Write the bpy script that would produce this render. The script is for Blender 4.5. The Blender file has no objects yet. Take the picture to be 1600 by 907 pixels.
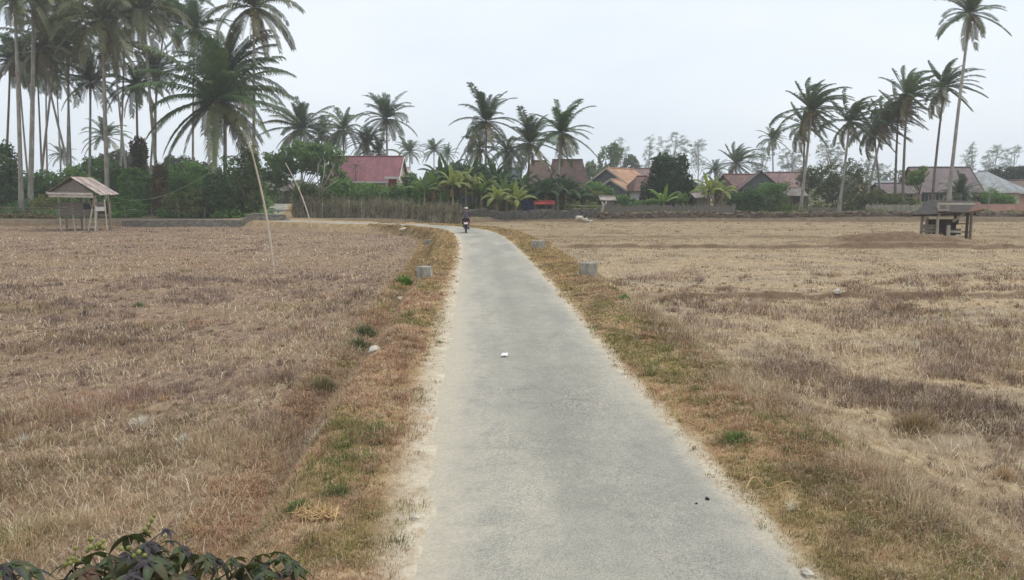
import bpy, bmesh, math, random
import numpy as np
from mathutils import Vector, Matrix, Euler

R = math.radians
S = bpy.context.scene
COL = S.collection
rng = np.random.default_rng(7)
random.seed(7)

# ------------------------------------------------------------------ camera, world, sun, exposure
CAM_H, FPX, HORIZ = 2.7, 1200.0, 302.0
PITCH = math.atan((453.5 - HORIZ) / FPX)
cam_d = bpy.data.cameras.new('camera')
cam = bpy.data.objects.new('camera', cam_d)
COL.objects.link(cam)
cam_d.sensor_width = 36.0
cam_d.lens = 36.0 * FPX / 1600.0
cam_d.clip_start, cam_d.clip_end = 0.05, 4000
cam.location = (0, 0, CAM_H)
cam.rotation_euler = (R(90) - PITCH, 0, 0)
S.camera = cam

SUN_EL, SUN_AZ = R(58), R(72)          # azimuth measured clockwise from +Y
w = bpy.data.worlds.new('World')
S.world = w
w.use_nodes = True
nt = w.node_tree
nt.nodes.clear()
out = nt.nodes.new('ShaderNodeOutputWorld')
sky = nt.nodes.new('ShaderNodeTexSky')
sky.sky_type = 'NISHITA'
sky.sun_disc = False
sky.sun_elevation, sky.sun_rotation = SUN_EL, SUN_AZ
sky.air_density, sky.dust_density = 1.5, 4.0
b1 = nt.nodes.new('ShaderNodeBackground'); b1.inputs[1].default_value = 0.1
nt.links.new(sky.outputs[0], b1.inputs[0])
tc = nt.nodes.new('ShaderNodeTexCoord')
mp = nt.nodes.new('ShaderNodeMapping'); mp.inputs['Scale'].default_value = (1.2, 1.2, 3.2)
nz = nt.nodes.new('ShaderNodeTexNoise'); nz.inputs['Scale'].default_value = 1.7; nz.inputs['Detail'].default_value = 7
cr = nt.nodes.new('ShaderNodeValToRGB')
cr.color_ramp.elements[0].position, cr.color_ramp.elements[0].color = 0.36, (0.76, 0.845, 0.945, 1)
cr.color_ramp.elements[1].position, cr.color_ramp.elements[1].color = 0.66, (0.90, 0.95, 1.01, 1)
b2 = nt.nodes.new('ShaderNodeBackground'); b2.inputs[1].default_value = 1.10
mx = nt.nodes.new('ShaderNodeMixShader'); mx.inputs[0].default_value = 0.86
nt.links.new(tc.outputs['Generated'], mp.inputs[0]); nt.links.new(mp.outputs[0], nz.inputs[0])
nt.links.new(nz.outputs[0], cr.inputs[0]); nt.links.new(cr.outputs[0], b2.inputs[0])
nt.links.new(b1.outputs[0], mx.inputs[1]); nt.links.new(b2.outputs[0], mx.inputs[2])
nt.links.new(mx.outputs[0], out.inputs[0])

sl = bpy.data.lights.new('sun', 'SUN')
sl.energy, sl.angle, sl.color = 1.8, R(16), (1.0, 0.95, 0.87)
sun = bpy.data.objects.new('sun', sl); COL.objects.link(sun)
sd = Vector((math.sin(SUN_AZ) * math.cos(SUN_EL), math.cos(SUN_AZ) * math.cos(SUN_EL), math.sin(SUN_EL)))
sun.rotation_euler = sd.to_track_quat('Z', 'Y').to_euler()
sun.location = (0, -20, 60)

S.view_settings.view_transform = 'Standard'
S.view_settings.look = 'None'
S.view_settings.gamma = 1.0
S.view_settings.exposure = 0.1
S.render.engine = 'CYCLES'
S.cycles.max_bounces = 6
S.cycles.diffuse_bounces = 3
S.cycles.volume_bounces = 2
S.cycles.use_denoising = True

# ------------------------------------------------------------------ helpers
def srgb(r, g, b):
    f = lambda c: (c / 255 / 12.92) if c / 255 <= 0.04045 else ((c / 255 + 0.055) / 1.055) ** 2.4
    return (f(r), f(g), f(b))

_fwd = Vector((0, math.cos(PITCH), -math.sin(PITCH)))
_up = Vector((0, math.sin(PITCH), math.cos(PITCH)))
def ray(px, py):
    return (_fwd + Vector((1, 0, 0)) * ((px - 800) / FPX) + _up * ((453.5 - py) / FPX))
def at(px, py, Y):
    """point of the plane y = Y that this viewing direction meets"""
    d = ray(px, py); k = Y / d.y
    return Vector((d.x * k, Y, CAM_H + d.z * k))
def wpx(px, Y):
    return px * Y / FPX

def hash2(ix, iy, seed):
    n = (ix.astype(np.int64) * 374761393 + iy.astype(np.int64) * 668265263 + seed * 974634777) & 0x7fffffff
    n = ((n ^ (n >> 13)) * 1274126177) & 0x7fffffff
    return ((n ^ (n >> 16)) & 0xffff) / 65535.0
def vnoise(x, y, seed=0):
    ix, iy = np.floor(x), np.floor(y)
    fx, fy = x - ix, y - iy
    fx, fy = fx * fx * (3 - 2 * fx), fy * fy * (3 - 2 * fy)
    a, b = hash2(ix, iy, seed), hash2(ix + 1, iy, seed)
    c, d = hash2(ix, iy + 1, seed), hash2(ix + 1, iy + 1, seed)
    return (a * (1 - fx) + b * fx) * (1 - fy) + (c * (1 - fx) + d * fx) * fy
def fbm(x, y, seed=0, o=4):
    v, amp, tot = 0, 1.0, 0
    for i in range(o):
        v = v + amp * vnoise(x * 2 ** i, y * 2 ** i, seed + i * 17); tot += amp; amp *= 0.5
    return v / tot
def sstep(a, b, x):
    t = np.clip((x - a) / (b - a), 0, 1)
    return t * t * (3 - 2 * t)

# ---- materials
MATS = {}
def newmat(name):
    m = bpy.data.materials.new(name); m.use_nodes = True
    MATS[name] = m
    t = m.node_tree
    return m, t, t.nodes['Principled BSDF']
def nd(t, typ, **kw):
    n = t.nodes.new(typ)
    for k, v in kw.items():
        if k in n.inputs: n.inputs[k].default_value = v
        else: setattr(n, k, v)
    return n
def ramp(t, fac, stops):
    n = t.nodes.new('ShaderNodeValToRGB')
    e = n.color_ramp.elements
    while len(e) < len(stops): e.new(0.5)
    for i, (p, c) in enumerate(stops):
        e[i].position = p; e[i].color = (*c, 1)
    t.links.new(fac, n.inputs[0])
    return n.outputs[0]
def mixc(t, fac, a, b, mode='MIX'):
    n = t.nodes.new('ShaderNodeMix'); n.data_type = 'RGBA'; n.blend_type = mode
    for s, v in ((0, fac), (6, a), (7, b)):
        if isinstance(v, bpy.types.NodeSocket): t.links.new(v, n.inputs[s])
        elif s == 0: n.inputs[0].default_value = v
        else: n.inputs[s].default_value = (*v, 1)
    return n.outputs[2]
def noise(t, scale, detail=4, rough=0.6, vec=None, dist=0.0):
    n = nd(t, 'ShaderNodeTexNoise'); n.inputs['Scale'].default_value = scale
    n.inputs['Detail'].default_value = detail; n.inputs['Roughness'].default_value = rough
    n.inputs['Distortion'].default_value = dist
    if vec is None:
        vec = nd(t, 'ShaderNodeTexCoord').outputs['Object']
    t.links.new(vec, n.inputs[0])
    return n.outputs[0]
def mapping(t, scale, src='Object', rot=(0, 0, 0)):
    c = nd(t, 'ShaderNodeTexCoord'); m = nd(t, 'ShaderNodeMapping')
    m.inputs['Scale'].default_value = scale; m.inputs['Rotation'].default_value = rot
    t.links.new(c.outputs[src], m.inputs[0])
    return m.outputs[0]
def bump(t, h, p, strength=0.4, dist=0.02):
    b = nd(t, 'ShaderNodeBump'); b.inputs['Strength'].default_value = strength; b.inputs['Distance'].default_value = dist
    t.links.new(h, b.inputs['Height']); t.links.new(b.outputs[0], p.inputs['Normal'])
def attr(t, name, out='Fac'):
    a = nd(t, 'ShaderNodeAttribute'); a.attribute_name = name
    return a.outputs[out]
def math_(t, op, a, b=None):
    n = nd(t, 'ShaderNodeMath'); n.operation = op
    for i, v in enumerate((a, b)):
        if v is None: continue
        if isinstance(v, bpy.types.NodeSocket): t.links.new(v, n.inputs[i])
        else: n.inputs[i].default_value = v
    return n.outputs[0]

def simple(name, c1, c2=None, scale=3.0, rough=0.85, stretch=(1, 1, 1), bmp=0.0, contrast=(0.3, 0.7), metal=0.0):
    """two-tone noise material on object coordinates"""
    m, t, p = newmat(name)
    if c2 is None: c2 = tuple(c * 0.72 for c in c1)
    n = noise(t, scale, 6, 0.65, mapping(t, stretch))
    t.links.new(ramp(t, n, [(contrast[0], c2), (contrast[1], c1)]), p.inputs['Base Color'])
    p.inputs['Roughness'].default_value = rough
    p.inputs['Metallic'].default_value = metal
    p.inputs['Specular IOR Level'].default_value = 0.25
    if bmp: bump(t, n, p, bmp)
    return m

def leafmat(name, rough=0.55, trans=0.25, spec=0.3, ages=False):
    """foliage: the object's own colour, varied in clumps, partly translucent"""
    m, t, p = newmat(name)
    oi = nd(t, 'ShaderNodeObjectInfo')
    n1 = noise(t, 0.9, 3); n2 = noise(t, 7.0, 2)
    v = ramp(t, n1, [(0.3, (0.6, 0.6, 0.6)), (0.7, (1.35, 1.3, 1.1))])
    c = oi.outputs['Color']
    if ages: c = mixc(t, attr(t, 'age'), c, (0.135, 0.11, 0.052))     # old fronds yellow and brown
    c = mixc(t, 1.0, c, v, 'MULTIPLY')
    v2 = ramp(t, n2, [(0.3, (0.72, 0.75, 0.8)), (0.72, (1.3, 1.2, 0.95))])
    c = mixc(t, 1.0, c, v2, 'MULTIPLY')
    t.links.new(c, p.inputs['Base Color'])
    p.inputs['Roughness'].default_value = rough
    p.inputs['Specular IOR Level'].default_value = spec
    tr = nd(t, 'ShaderNodeBsdfTranslucent')
    t.links.new(mixc(t, 1.0, c, (1.3, 1.4, 0.8), 'MULTIPLY'), tr.inputs[0])
    mxs = nd(t, 'ShaderNodeMixShader'); mxs.inputs[0].default_value = trans
    t.links.new(p.outputs[0], mxs.inputs[1]); t.links.new(tr.outputs[0], mxs.inputs[2])
    t.links.new(mxs.outputs[0], t.nodes['Material Output'].inputs[0])
    return m

# ---- mesh building
def mesh_np(name, V, F, mat, cols=None, smooth=False):
    """V (n,3); F either (m,3)/(m,4) array or list of arrays; returns mesh data"""
    me = bpy.data.meshes.new(name)
    V = np.asarray(V, dtype=np.float32)
    if not isinstance(F, (list, tuple)): F = [F]
    F = [np.asarray(f, dtype=np.int32) for f in F if len(f)]
    loops = np.concatenate([f.ravel() for f in F])
    sizes = np.concatenate([np.full(len(f), f.shape[1], dtype=np.int32) for f in F])
    starts = np.concatenate([[0], np.cumsum(sizes)[:-1]]).astype(np.int32)
    me.vertices.add(len(V)); me.vertices.foreach_set('co', V.ravel())
    me.loops.add(len(loops)); me.loops.foreach_set('vertex_index', loops)
    me.polygons.add(len(sizes)); me.polygons.foreach_set('loop_start', starts)
    me.update(calc_edges=True)
    if smooth: me.polygons.foreach_set('use_smooth', np.ones(len(sizes), dtype=bool))
    if cols is not None:
        a = me.attributes.new('col', 'FLOAT_COLOR', 'POINT')
        c4 = np.ones((len(V), 4), dtype=np.float32); c4[:, :3] = cols
        a.data.foreach_set('color', c4.ravel())
    for m in (mat if isinstance(mat, (list, tuple)) else [mat]): me.materials.append(m)
    return me
def link(name, me, parent=None, loc=None, rot=None, scale=None, color=None):
    o = bpy.data.objects.new(name, me); COL.objects.link(o)
    if parent is not None: o.parent = parent
    if loc is not None: o.location = loc
    if rot is not None: o.rotation_euler = rot
    if scale is not None: o.scale = scale if hasattr(scale, '__len__') else (scale,) * 3
    if color is not None: o.color = (*color[:3], 1)
    return o
def tag(o, label, cat, group=None):
    o['label'] = label; o['category'] = cat
    if group: o['group'] = group
    return o
def thing(name, label, cat, loc=(0, 0, 0), rz=0.0, group=None):
    o = bpy.data.objects.new(name, None); COL.objects.link(o)
    o.empty_display_size = 0.3
    o.location = loc; o.rotation_euler = (0, 0, rz)
    return tag(o, label, cat, group)

class MB:
    def __init__(s): s.v = []; s.f = []
    def add(s, vs, fs):
        k = len(s.v); s.v += [tuple(v) for v in vs]; s.f += [tuple(i + k for i in f) for f in fs]
        return s
    def box(s, c, d, rot=(0, 0, 0), taper=1.0):
        M = Euler(rot).to_matrix(); c = Vector(c); vs = []
        for z in (-1, 1):
            k = taper if z > 0 else 1.0
            for x, y in ((-1, -1), (1, -1), (1, 1), (-1, 1)):
                vs.append(c + M @ Vector((x * d[0] / 2 * k, y * d[1] / 2 * k, z * d[2] / 2)))
        return s.add(vs, [(3, 2, 1, 0), (4, 5, 6, 7), (0, 1, 5, 4), (1, 2, 6, 5), (2, 3, 7, 6), (3, 0, 4, 7)])
    def bar(s, a, b, wd, th=None):
        """rectangular bar between two points"""
        a, b = Vector(a), Vector(b); th = th or wd
        d = (b - a).normalized(); x = d.cross(Vector((0, 0, 1)))
        x = x.normalized() if x.length > 0.05 else Vector((1, 0, 0)); y = x.cross(d).normalized()
        vs = [p + x * (i * wd / 2) + y * (j * th / 2) for p in (a, b) for i, j in ((-1, -1), (1, -1), (1, 1), (-1, 1))]
        return s.add(vs, [(3, 2, 1, 0), (4, 5, 6, 7), (0, 1, 5, 4), (1, 2, 6, 5), (2, 3, 7, 6), (3, 0, 4, 7)])
    def tube(s, pts, rad, n=8, cap=True):
        pts = [Vector(p) for p in pts]
        if not hasattr(rad, '__len__'): rad = [rad] * len(pts)
        rings = []
        u = None
        for i, p in enumerate(pts):
            t = (pts[min(i + 1, len(pts) - 1)] - pts[max(i - 1, 0)]).normalized()
            if u is None: u = t.orthogonal().normalized()
            u = (u - t * u.dot(t)).normalized(); v = t.cross(u)
            rings.append([p + (u * math.cos(a) + v * math.sin(a)) * rad[i] for a in (2 * math.pi * k / n for k in range(n))])
        vs = [q for r_ in rings for q in r_]; fs = []
        for i in range(len(pts) - 1):
            for k in range(n):
                fs.append((i * n + k, i * n + (k + 1) % n, (i + 1) * n + (k + 1) % n, (i + 1) * n + k))
        if cap:
            fs.append(tuple(range(n))[::-1]); fs.append(tuple((len(pts) - 1) * n + k for k in range(n)))
        return s.add(vs, fs)
    def lathe(s, prof, c=(0, 0, 0), n=14, axis='Z', sc=(1, 1, 1)):
        c = Vector(c); vs = []
        for r_, z in prof:
            for k in range(n):
                a = 2 * math.pi * k / n
                q = (r_ * math.cos(a), r_ * math.sin(a), z)
                if axis == 'X': q = (q[2], q[0], q[1])
                if axis == 'Y': q = (q[0], q[2], q[1])
                vs.append(c + Vector((q[0] * sc[0], q[1] * sc[1], q[2] * sc[2])))
        fs = [(i * n + k, i * n + (k + 1) % n, (i + 1) * n + (k + 1) % n, (i + 1) * n + k) for i in range(len(prof) - 1) for k in range(n)]
        fs += [tuple(range(n))[::-1], tuple((len(prof) - 1) * n + k for k in range(n))]
        return s.add(vs, fs)
    def build(s, name, mat, parent=None, smooth=False, bevel=0.0, loc=None, rot=None, color=None):
        me = bpy.data.meshes.new(name); me.from_pydata(s.v, [], s.f)
        for m in (mat if isinstance(mat, (list, tuple)) else [mat]): me.materials.append(m)
        bm = bmesh.new(); bm.from_mesh(me); bmesh.ops.recalc_face_normals(bm, faces=bm.faces)
        if bevel:
            bmesh.ops.bevel(bm, geom=list(bm.edges), offset=bevel, segments=2, affect='EDGES', profile=0.6)
        bm.to_mesh(me); bm.free()
        if smooth:
            for p in me.polygons: p.use_smooth = True
        return link(name, me, parent, loc, rot, color=color)

# ------------------------------------------------------------------ terrain
CTRL = [(1.9, -14), (1.35, -6), (0.97, 0), (0.68, 5.4), (0.50, 8.1), (0.24, 12.5), (-0.14, 20.5), (-0.78, 33), (-1.75, 46),
        (-3.0, 55), (-5.2, 61), (-9.0, 65.5), (-14.5, 69.5), (-20.5, 74), (-25.5, 80), (-28.8, 90), (-31.5, 102), (-36, 118), (-41, 134), (-50, 150)]
def catmull(c, n=8):
    P = [Vector((*p, 0)) for p in c]; o = []
    for i in range(len(P) - 1):
        p0, p1, p2, p3 = P[max(i - 1, 0)], P[i], P[i + 1], P[min(i + 2, len(P) - 1)]
        for k in range(n):
            t = k / n
            o.append(0.5 * ((2 * p1) + (p2 - p0) * t + (2 * p0 - 5 * p1 + 4 * p2 - p3) * t * t + (3 * p1 - p0 - 3 * p2 + p3) * t ** 3))
    o.append(P[-1])
    return np.array([(p.x, p.y) for p in o])
PATH = catmull(CTRL, 6)
def road_sd(x, y):
    """signed distance to the road's centre line, right positive"""
    x = np.asarray(x, float); y = np.asarray(y, float)
    best = np.full(x.shape, 1e9); sg = np.ones(x.shape)
    for (ax, ay), (bx, by) in zip(PATH[:-1], PATH[1:]):
        dx, dy = bx - ax, by - ay; L2 = dx * dx + dy * dy
        t = np.clip(((x - ax) * dx + (y - ay) * dy) / L2, 0, 1)
        ex, ey = x - (ax + t * dx), y - (ay + t * dy)
        d = ex * ex + ey * ey
        m = d < best
        best = np.where(m, d, best)
        sg = np.where(m, np.where(dx * (y - ay) - dy * (x - ax) > 0, -1.0, 1.0), sg)
    return np.sqrt(best) * sg
def road_z(y):
    return 0.95 * sstep(80, 135, y)
BUNDS = [((4.0, 23.2), (40, 22.4), 0.2, 0.28), ((2.2, 44.5), (60, 43.0), 0.24, 0.4), ((0, 55.0), (70, 54), 0.2, 0.5), ((19, 38.5), (34, 31), 0.12, 0.3),
         ((-1.5, 66), (12, 60), 0.15, 0.4), ((5, 30.5), (14, 30.0), 0.07, 0.3), ((9, 68), (70, 66), 0.15, 0.5),
         ((-45, 41), (-8, 39.5), 0.12, 0.5), ((-60, 60), (-22, 59), 0.2, 0.6), ((-40, 48), (-14, 50), 0.08, 0.4)]
def bund(x, y):
    v = np.zeros(np.shape(x))
    for (ax, ay), (bx, by), hh, ww in BUNDS:
        dx, dy = bx - ax, by - ay; L2 = dx * dx + dy * dy
        t = np.clip(((x - ax) * dx + (y - ay) * dy) / L2, 0, 1)
        wob = 0.5 * (vnoise(x * 0.6, y * 0.6, 91) - 0.5)
        d = np.hypot(x - ax - t * dx, y - ay - t * dy + wob)
        v = np.maximum(v, hh * np.exp(-(d / ww) ** 2) * (0.7 + 0.6 * vnoise(x * 1.3, y * 1.3, 5)))
    return v
MOUND = (23.2, 46.6, 5.6, 2.3, 0.85)
def edge_w(x, y):
    return 1.34 + 0.16 * (fbm(x * 1.7, y * 1.7, 40, 3) - 0.5) + 0.10 * (vnoise(x * 9, y * 9, 44) - 0.5)
def village(x, y):
    yb = 76.5 + 7.5 * sstep(-8, -1, x)
    return sstep(yb - 0.4, yb + 1.6, y)
def height(x, y, under=True):
    x = np.asarray(x, float); y = np.asarray(y, float)
    s = road_sd(x, y); a = np.abs(s)
    zr = road_z(y)
    field = -0.46 + 0.07 * (fbm(x * 0.35, y * 0.35, 3) - 0.5) + 0.07 * (fbm(x * 1.6, y * 1.6, 8, 3) - 0.5) + bund(x, y)
    field = field - 0.14 * sstep(0, 1, -s)
    m = ((x - MOUND[0]) / MOUND[2]) ** 2 + ((y - MOUND[1]) / MOUND[3]) ** 2
    field = field + MOUND[4] * np.exp(-m * 1.3) * (0.75 + 0.5 * fbm(x, y, 21, 3))
    ditch = -0.16 * np.exp(-((s + 3.25) / 0.4) ** 2) * (y < 62)
    vil = 0.12 + 0.85 * sstep(88, 135, y) + 0.25 * (fbm(x * 0.1, y * 0.1, 33) - 0.5)
    vw = village(x, y)
    base = (field + ditch) * (1 - vw) + vil * vw
    side = np.where(s > 0, 1.0, 0.0)
    w0 = 2.45 + 0.35 * side + 0.35 * (fbm(x * 0.5, y * 0.5, 60) - 0.5)
    w1 = w0 + 0.75 + 0.5 * side
    verge = zr + 0.015 + (0.15 * (fbm(x * 0.9, y * 0.9, 11) - 0.22) + 0.07 * (vnoise(x * 3.2, y * 3.2, 12) - 0.4)) * sstep(1.5, 2.3, a)
    k = sstep(w0, w1, a)
    z = verge * (1 - k) + base * k
    if under:
        e = edge_w(x, y)
        u = sstep(e - 0.16, e, a)
        z = np.where(a < e + 0.02, (zr - 0.05) * (1 - u) + (zr + 0.012) * u, z)
    return z
def gz(x, y):
    return float(height(np.array([x]), np.array([y]))[0])
def G(px, py, far=140):
    """where this viewing direction meets the terrain"""
    d = ray(px, py); ys = np.arange(3.0, far, 0.05); k = ys / d.y
    xs, zs = d.x * k, CAM_H + d.z * k
    hh = height(xs, ys, under=False)
    i = int(np.argmax(zs <= hh)) if (zs <= hh).any() else len(ys) - 1
    return Vector((xs[i], ys[i], float(hh[i])))
def on(px, Y):
    """terrain point in the column of this pixel at distance Y"""
    x = (px - 800) / FPX * Y * (math.cos(PITCH) + CAM_H * math.sin(PITCH) / Y)
    return Vector((x, Y, gz(x, Y)))

def spaced(stops):
    """stops: (upto, step)"""
    o = [stops[0][0]]
    for end, st in stops[1:]:
        while o[-1] < end - 1e-6: o.append(min(o[-1] + st, end))
    return np.array(o)
gy = spaced([(-30, 0), (-4, 1.0), (2.5, 0.3), (13, 0.11), (28, 0.16), (52, 0.24), (92, 0.32), (140, 1.2), (300, 10), (640, 40)])
gxr = spaced([(0, 0), (5.5, 0.10), (12, 0.2), (34, 0.36), (90, 1.3), (200, 8), (560, 40)])
gx = np.concatenate([-gxr[::-1], gxr[1:]])
GX, GY = np.meshgrid(gx, gy)
GZ = height(GX, GY)
sgn = road_sd(GX, GY)
n_x, n_y = len(gx), len(gy)
idx = np.arange(n_x * n_y).reshape(n_y, n_x)
quads = np.stack([idx[:-1, :-1], idx[:-1, 1:], idx[1:, 1:], idx[1:, :-1]], -1).reshape(-1, 4)

def ground_mat():
    m, t, p = newmat('dry_field_soil')
    co = nd(t, 'ShaderNodeTexCoord').outputs['Object']
    n_big = noise(t, 0.35, 5, 0.6, co); n_mid = noise(t, 2.2, 6, 0.65, co); n_fine = noise(t, 24, 5, 0.7, co); n_str = noise(t, 9, 6, 0.75, mapping(t, (1, 0.35, 1)))
    soil = ramp(t, n_mid, [(0.3, srgb(120, 106, 90)), (0.55, srgb(160, 144, 120)), (0.75, srgb(184, 170, 146))])
    straw = ramp(t, n_str, [(0.32, srgb(120, 101, 80)), (0.5, srgb(172, 150, 118)), (0.68, srgb(205, 188, 158))])
    c = mixc(t, ramp(t, n_big, [(0.4, (0, 0, 0)), (0.6, (1, 1, 1))]), soil, straw)
    left = ramp(t, n_str, [(0.3, srgb(104, 86, 72)), (0.52, srgb(142, 121, 100)), (0.7, srgb(178, 156, 128))])
    c = mixc(t, attr(t, 'left'), c, left)
    farc = ramp(t, noise(t, 4.0, 7, 0.8, mapping(t, (0.6, 1.2, 1))), [(0.3, srgb(112, 96, 76)), (0.52, srgb(156, 139, 110)), (0.75, srgb(184, 169, 138))])
    farc = mixc(t, 1.0, farc, ramp(t, noise(t, 1.0, 5, 0.7, mapping(t, (0.035, 0.5, 1))), [(0.36, (0.74, 0.72, 0.71)), (0.62, (1.05,) * 3)]), 'MULTIPLY')
    c = mixc(t, attr(t, 'far'), c, farc)
    verge = ramp(t, n_mid, [(0.3, srgb(128, 106, 76)), (0.5, srgb(160, 134, 98)), (0.72, srgb(184, 160, 124))])
    c = mixc(t, attr(t, 'verge'), c, verge)
    bare = ramp(t, n_mid, [(0.3, srgb(96, 78, 62)), (0.7, srgb(128, 106, 84))])
    c = mixc(t, attr(t, 'bare'), c, bare)
    vil = ramp(t, n_mid, [(0.3, srgb(92, 84, 68)), (0.7, srgb(134, 122, 100))])
    c = mixc(t, attr(t, 'village'), c, vil)
    sand = ramp(t, n_mid, [(0.3, srgb(182, 170, 148)), (0.7, srgb(208, 198, 178))])
    sf = math_(t, 'MULTIPLY', attr(t, 'sand'), ramp(t, noise(t, 5, 5, 0.7, co), [(0.28, (0.35,) * 3), (0.55, (1,) * 3)]))
    c = mixc(t, sf, c, sand)
    c = mixc(t, 0.75, c, ramp(t, n_fine, [(0.25, (0.62,) * 3), (0.5, (1,) * 3), (0.78, (1.22,) * 3)]), 'MULTIPLY')
    t.links.new(c, p.inputs['Base Color'])
    p.inputs['Roughness'].default_value = 0.95; p.inputs['Specular IOR Level'].default_value = 0.1
    bump(t, math_(t, 'ADD', n_fine, math_(t, 'MULTIPLY', n_str, 2.0)), p, 0.7, 0.03)
    return m
gm = mesh_np('ground', np.stack([GX.ravel(), GY.ravel(), GZ.ravel()], 1), quads, ground_mat(), smooth=True)
def fattr(me, name, v):
    a = me.attributes.new(name, 'FLOAT', 'POINT'); a.data.foreach_set('value', np.ascontiguousarray(v.ravel(), dtype=np.float32))
A_ = np.abs(sgn); vw_ = village(GX, GY)
fattr(gm, 'left', sstep(0, 1.0, -sgn - 2.5) * (1 - vw_))
fattr(gm, 'far', sstep(26, 52, GY + 6 * (fbm(GX * 0.1, GY * 0.3, 70) - 0.5)) * (sgn > 0) * 0.8)
fattr(gm, 'verge', 1 - sstep(2.2, 3.6, A_))
fattr(gm, 'village', vw_ * sstep(2.5, 5, A_))
fattr(gm, 'sand', (1 - sstep(1.45, np.where(sgn < 0, 1.85, 1.55), A_)) * 1.0)
slopey = np.abs(np.gradient(GZ, gy, axis=0))
fattr(gm, 'bare', np.clip(sstep(0.10, 0.35, slopey) * sstep(3.5, 5, A_) + np.exp(-(((GX - MOUND[0]) / 4.8) ** 2 + ((GY - MOUND[1]) / 2.4) ** 2)) * 0.8, 0, 1))
ground = link('ground', gm); ground['kind'] = 'structure'

# road: a strip along the path
def road_mat():
    m, t, p = newmat('worn_asphalt')
    co = nd(t, 'ShaderNodeTexCoord').outputs['Object']
    lat = attr(t, 'lat')
    agg = noise(t, 75, 3, 0.8, co); agg2 = noise(t, 28, 4, 0.8, co); n2 = noise(t, 3.2, 6, 0.7, co); n1 = noise(t, 0.5, 5, 0.6, mapping(t, (1.6, 0.45, 1)))
    c = ramp(t, agg, [(0.30, srgb(112, 109, 101)), (0.46, srgb(166, 162, 151)), (0.60, srgb(184, 179, 167)), (0.74, srgb(216, 210, 196))])
    c = mixc(t, 0.8, c, ramp(t, agg2, [(0.3, (0.74, 0.76, 0.78)), (0.5, (1, 1, 1)), (0.72, (1.13, 1.12, 1.1))]), 'MULTIPLY')
    c = mixc(t, 1.0, c, ramp(t, n2, [(0.32, (0.86, 0.88, 0.9)), (0.6, (1.03,) * 3)]), 'MULTIPLY')
    c = mixc(t, 1.0, c, ramp(t, n1, [(0.38, (0.82, 0.84, 0.86)), (0.62, (1.09, 1.08, 1.05))]), 'MULTIPLY')
    # worn patches where the binder shows
    pm = math_(t, 'MULTIPLY', attr(t, 'patch'), ramp(t, noise(t, 30, 6, 0.85, mapping(t, (1, 0.6, 1))), [(0.46, (0,) * 3), (0.62, (1,) * 3)]))
    c = mixc(t, pm, c, srgb(96, 97, 96))
    # hairline cracks in some places
    vo = nd(t, 'ShaderNodeTexVoronoi'); vo.feature = 'DISTANCE_TO_EDGE'; vo.inputs['Scale'].default_value = 1.7
    wob = nd(t, 'ShaderNodeTexNoise'); wob.inputs['Scale'].default_value = 3.0; wob.inputs['Detail'].default_value = 5
    t.links.new(co, wob.inputs[0])
    t.links.new(mixc(t, 0.22, co, wob.outputs[1]), vo.inputs[0])
    ck = math_(t, 'MULTIPLY', ramp(t, vo.outputs['Distance'], [(0.0, (1,) * 3), (0.010, (0,) * 3)]), ramp(t, noise(t, 0.8, 3, 0.6, co), [(0.50, (0,) * 3), (0.64, (0.6,) * 3)]))
    c = mixc(t, ck, c, srgb(88, 88, 86))
    # faint darker wheel tracks
    wt = math_(t, 'MULTIPLY', attr(t, 'track'), ramp(t, n1, [(0.3, (0.3,) * 3), (0.7, (1,) * 3)]))
    c = mixc(t, wt, c, mixc(t, 1.0, c, (0.80, 0.82, 0.84), 'MULTIPLY'))
    # wind-blown dust along both edges
    dust = math_(t, 'ADD', attr(t, 'dust'), math_(t, 'MULTIPLY', math_(t, 'SUBTRACT', n2, 0.5), 0.9))
    c = mixc(t, ramp(t, dust, [(0.2, (0,) * 3), (1.0, (0.92,) * 3)]), c, ramp(t, agg2, [(0.3, srgb(172, 165, 150)), (0.7, srgb(198, 191, 176))]))
    c = mixc(t, math_(t, 'MULTIPLY', attr(t, 'edge'), ramp(t, n2, [(0.3, (0.3,) * 3), (0.62, (0.85,) * 3)])), c, ramp(t, agg2, [(0.3, srgb(170, 160, 142)), (0.7, srgb(200, 191, 173))]))
    c = mixc(t, 1.0, c, (0.90, 0.889, 0.866), 'MULTIPLY')
    t.links.new(c, p.inputs['Base Color'])
    p.inputs['Roughness'].default_value = 0.9; p.inputs['Specular IOR Level'].default_value = 0.2
    bump(t, agg, p, 0.5, 0.006)
    return m
fine = []
for a, b in zip(PATH[:-1], PATH[1:]):
    n = max(1, int(np.hypot(*(b - a)) / 0.35))
    fine += [a + (b - a) * k / n for k in range(n)]
fine = np.array(fine + [PATH[-1]])
tan = np.gradient(fine, axis=0); tan /= np.linalg.norm(tan, axis=1)[:, None]
nor = np.stack([tan[:, 1], -tan[:, 0]], 1)
lats = np.linspace(-1.55, 1.55, 25)
RX = fine[:, None, 0] + nor[:, None, 0] * lats[None]; RY = fine[:, None, 1] + nor[:, None, 1] * lats[None]
RZ = road_z(RY) + 0.004 + 0.022 * (1 - (lats[None] / 1.5) ** 2) + 0.012 * (fbm(RX * 0.7, RY * 0.7, 50) - 0.5)
ii = np.arange(RX.size).reshape(RX.shape)
rq = np.stack([ii[:-1, :-1], ii[:-1, 1:], ii[1:, 1:], ii[1:, :-1]], -1).reshape(-1, 4)
rm = mesh_np('road', np.stack([RX.ravel(), RY.ravel(), RZ.ravel()], 1), rq, road_mat(), smooth=True)
LT = np.broadcast_to(lats[None], RX.shape)
fattr(rm, 'lat', LT)
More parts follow.
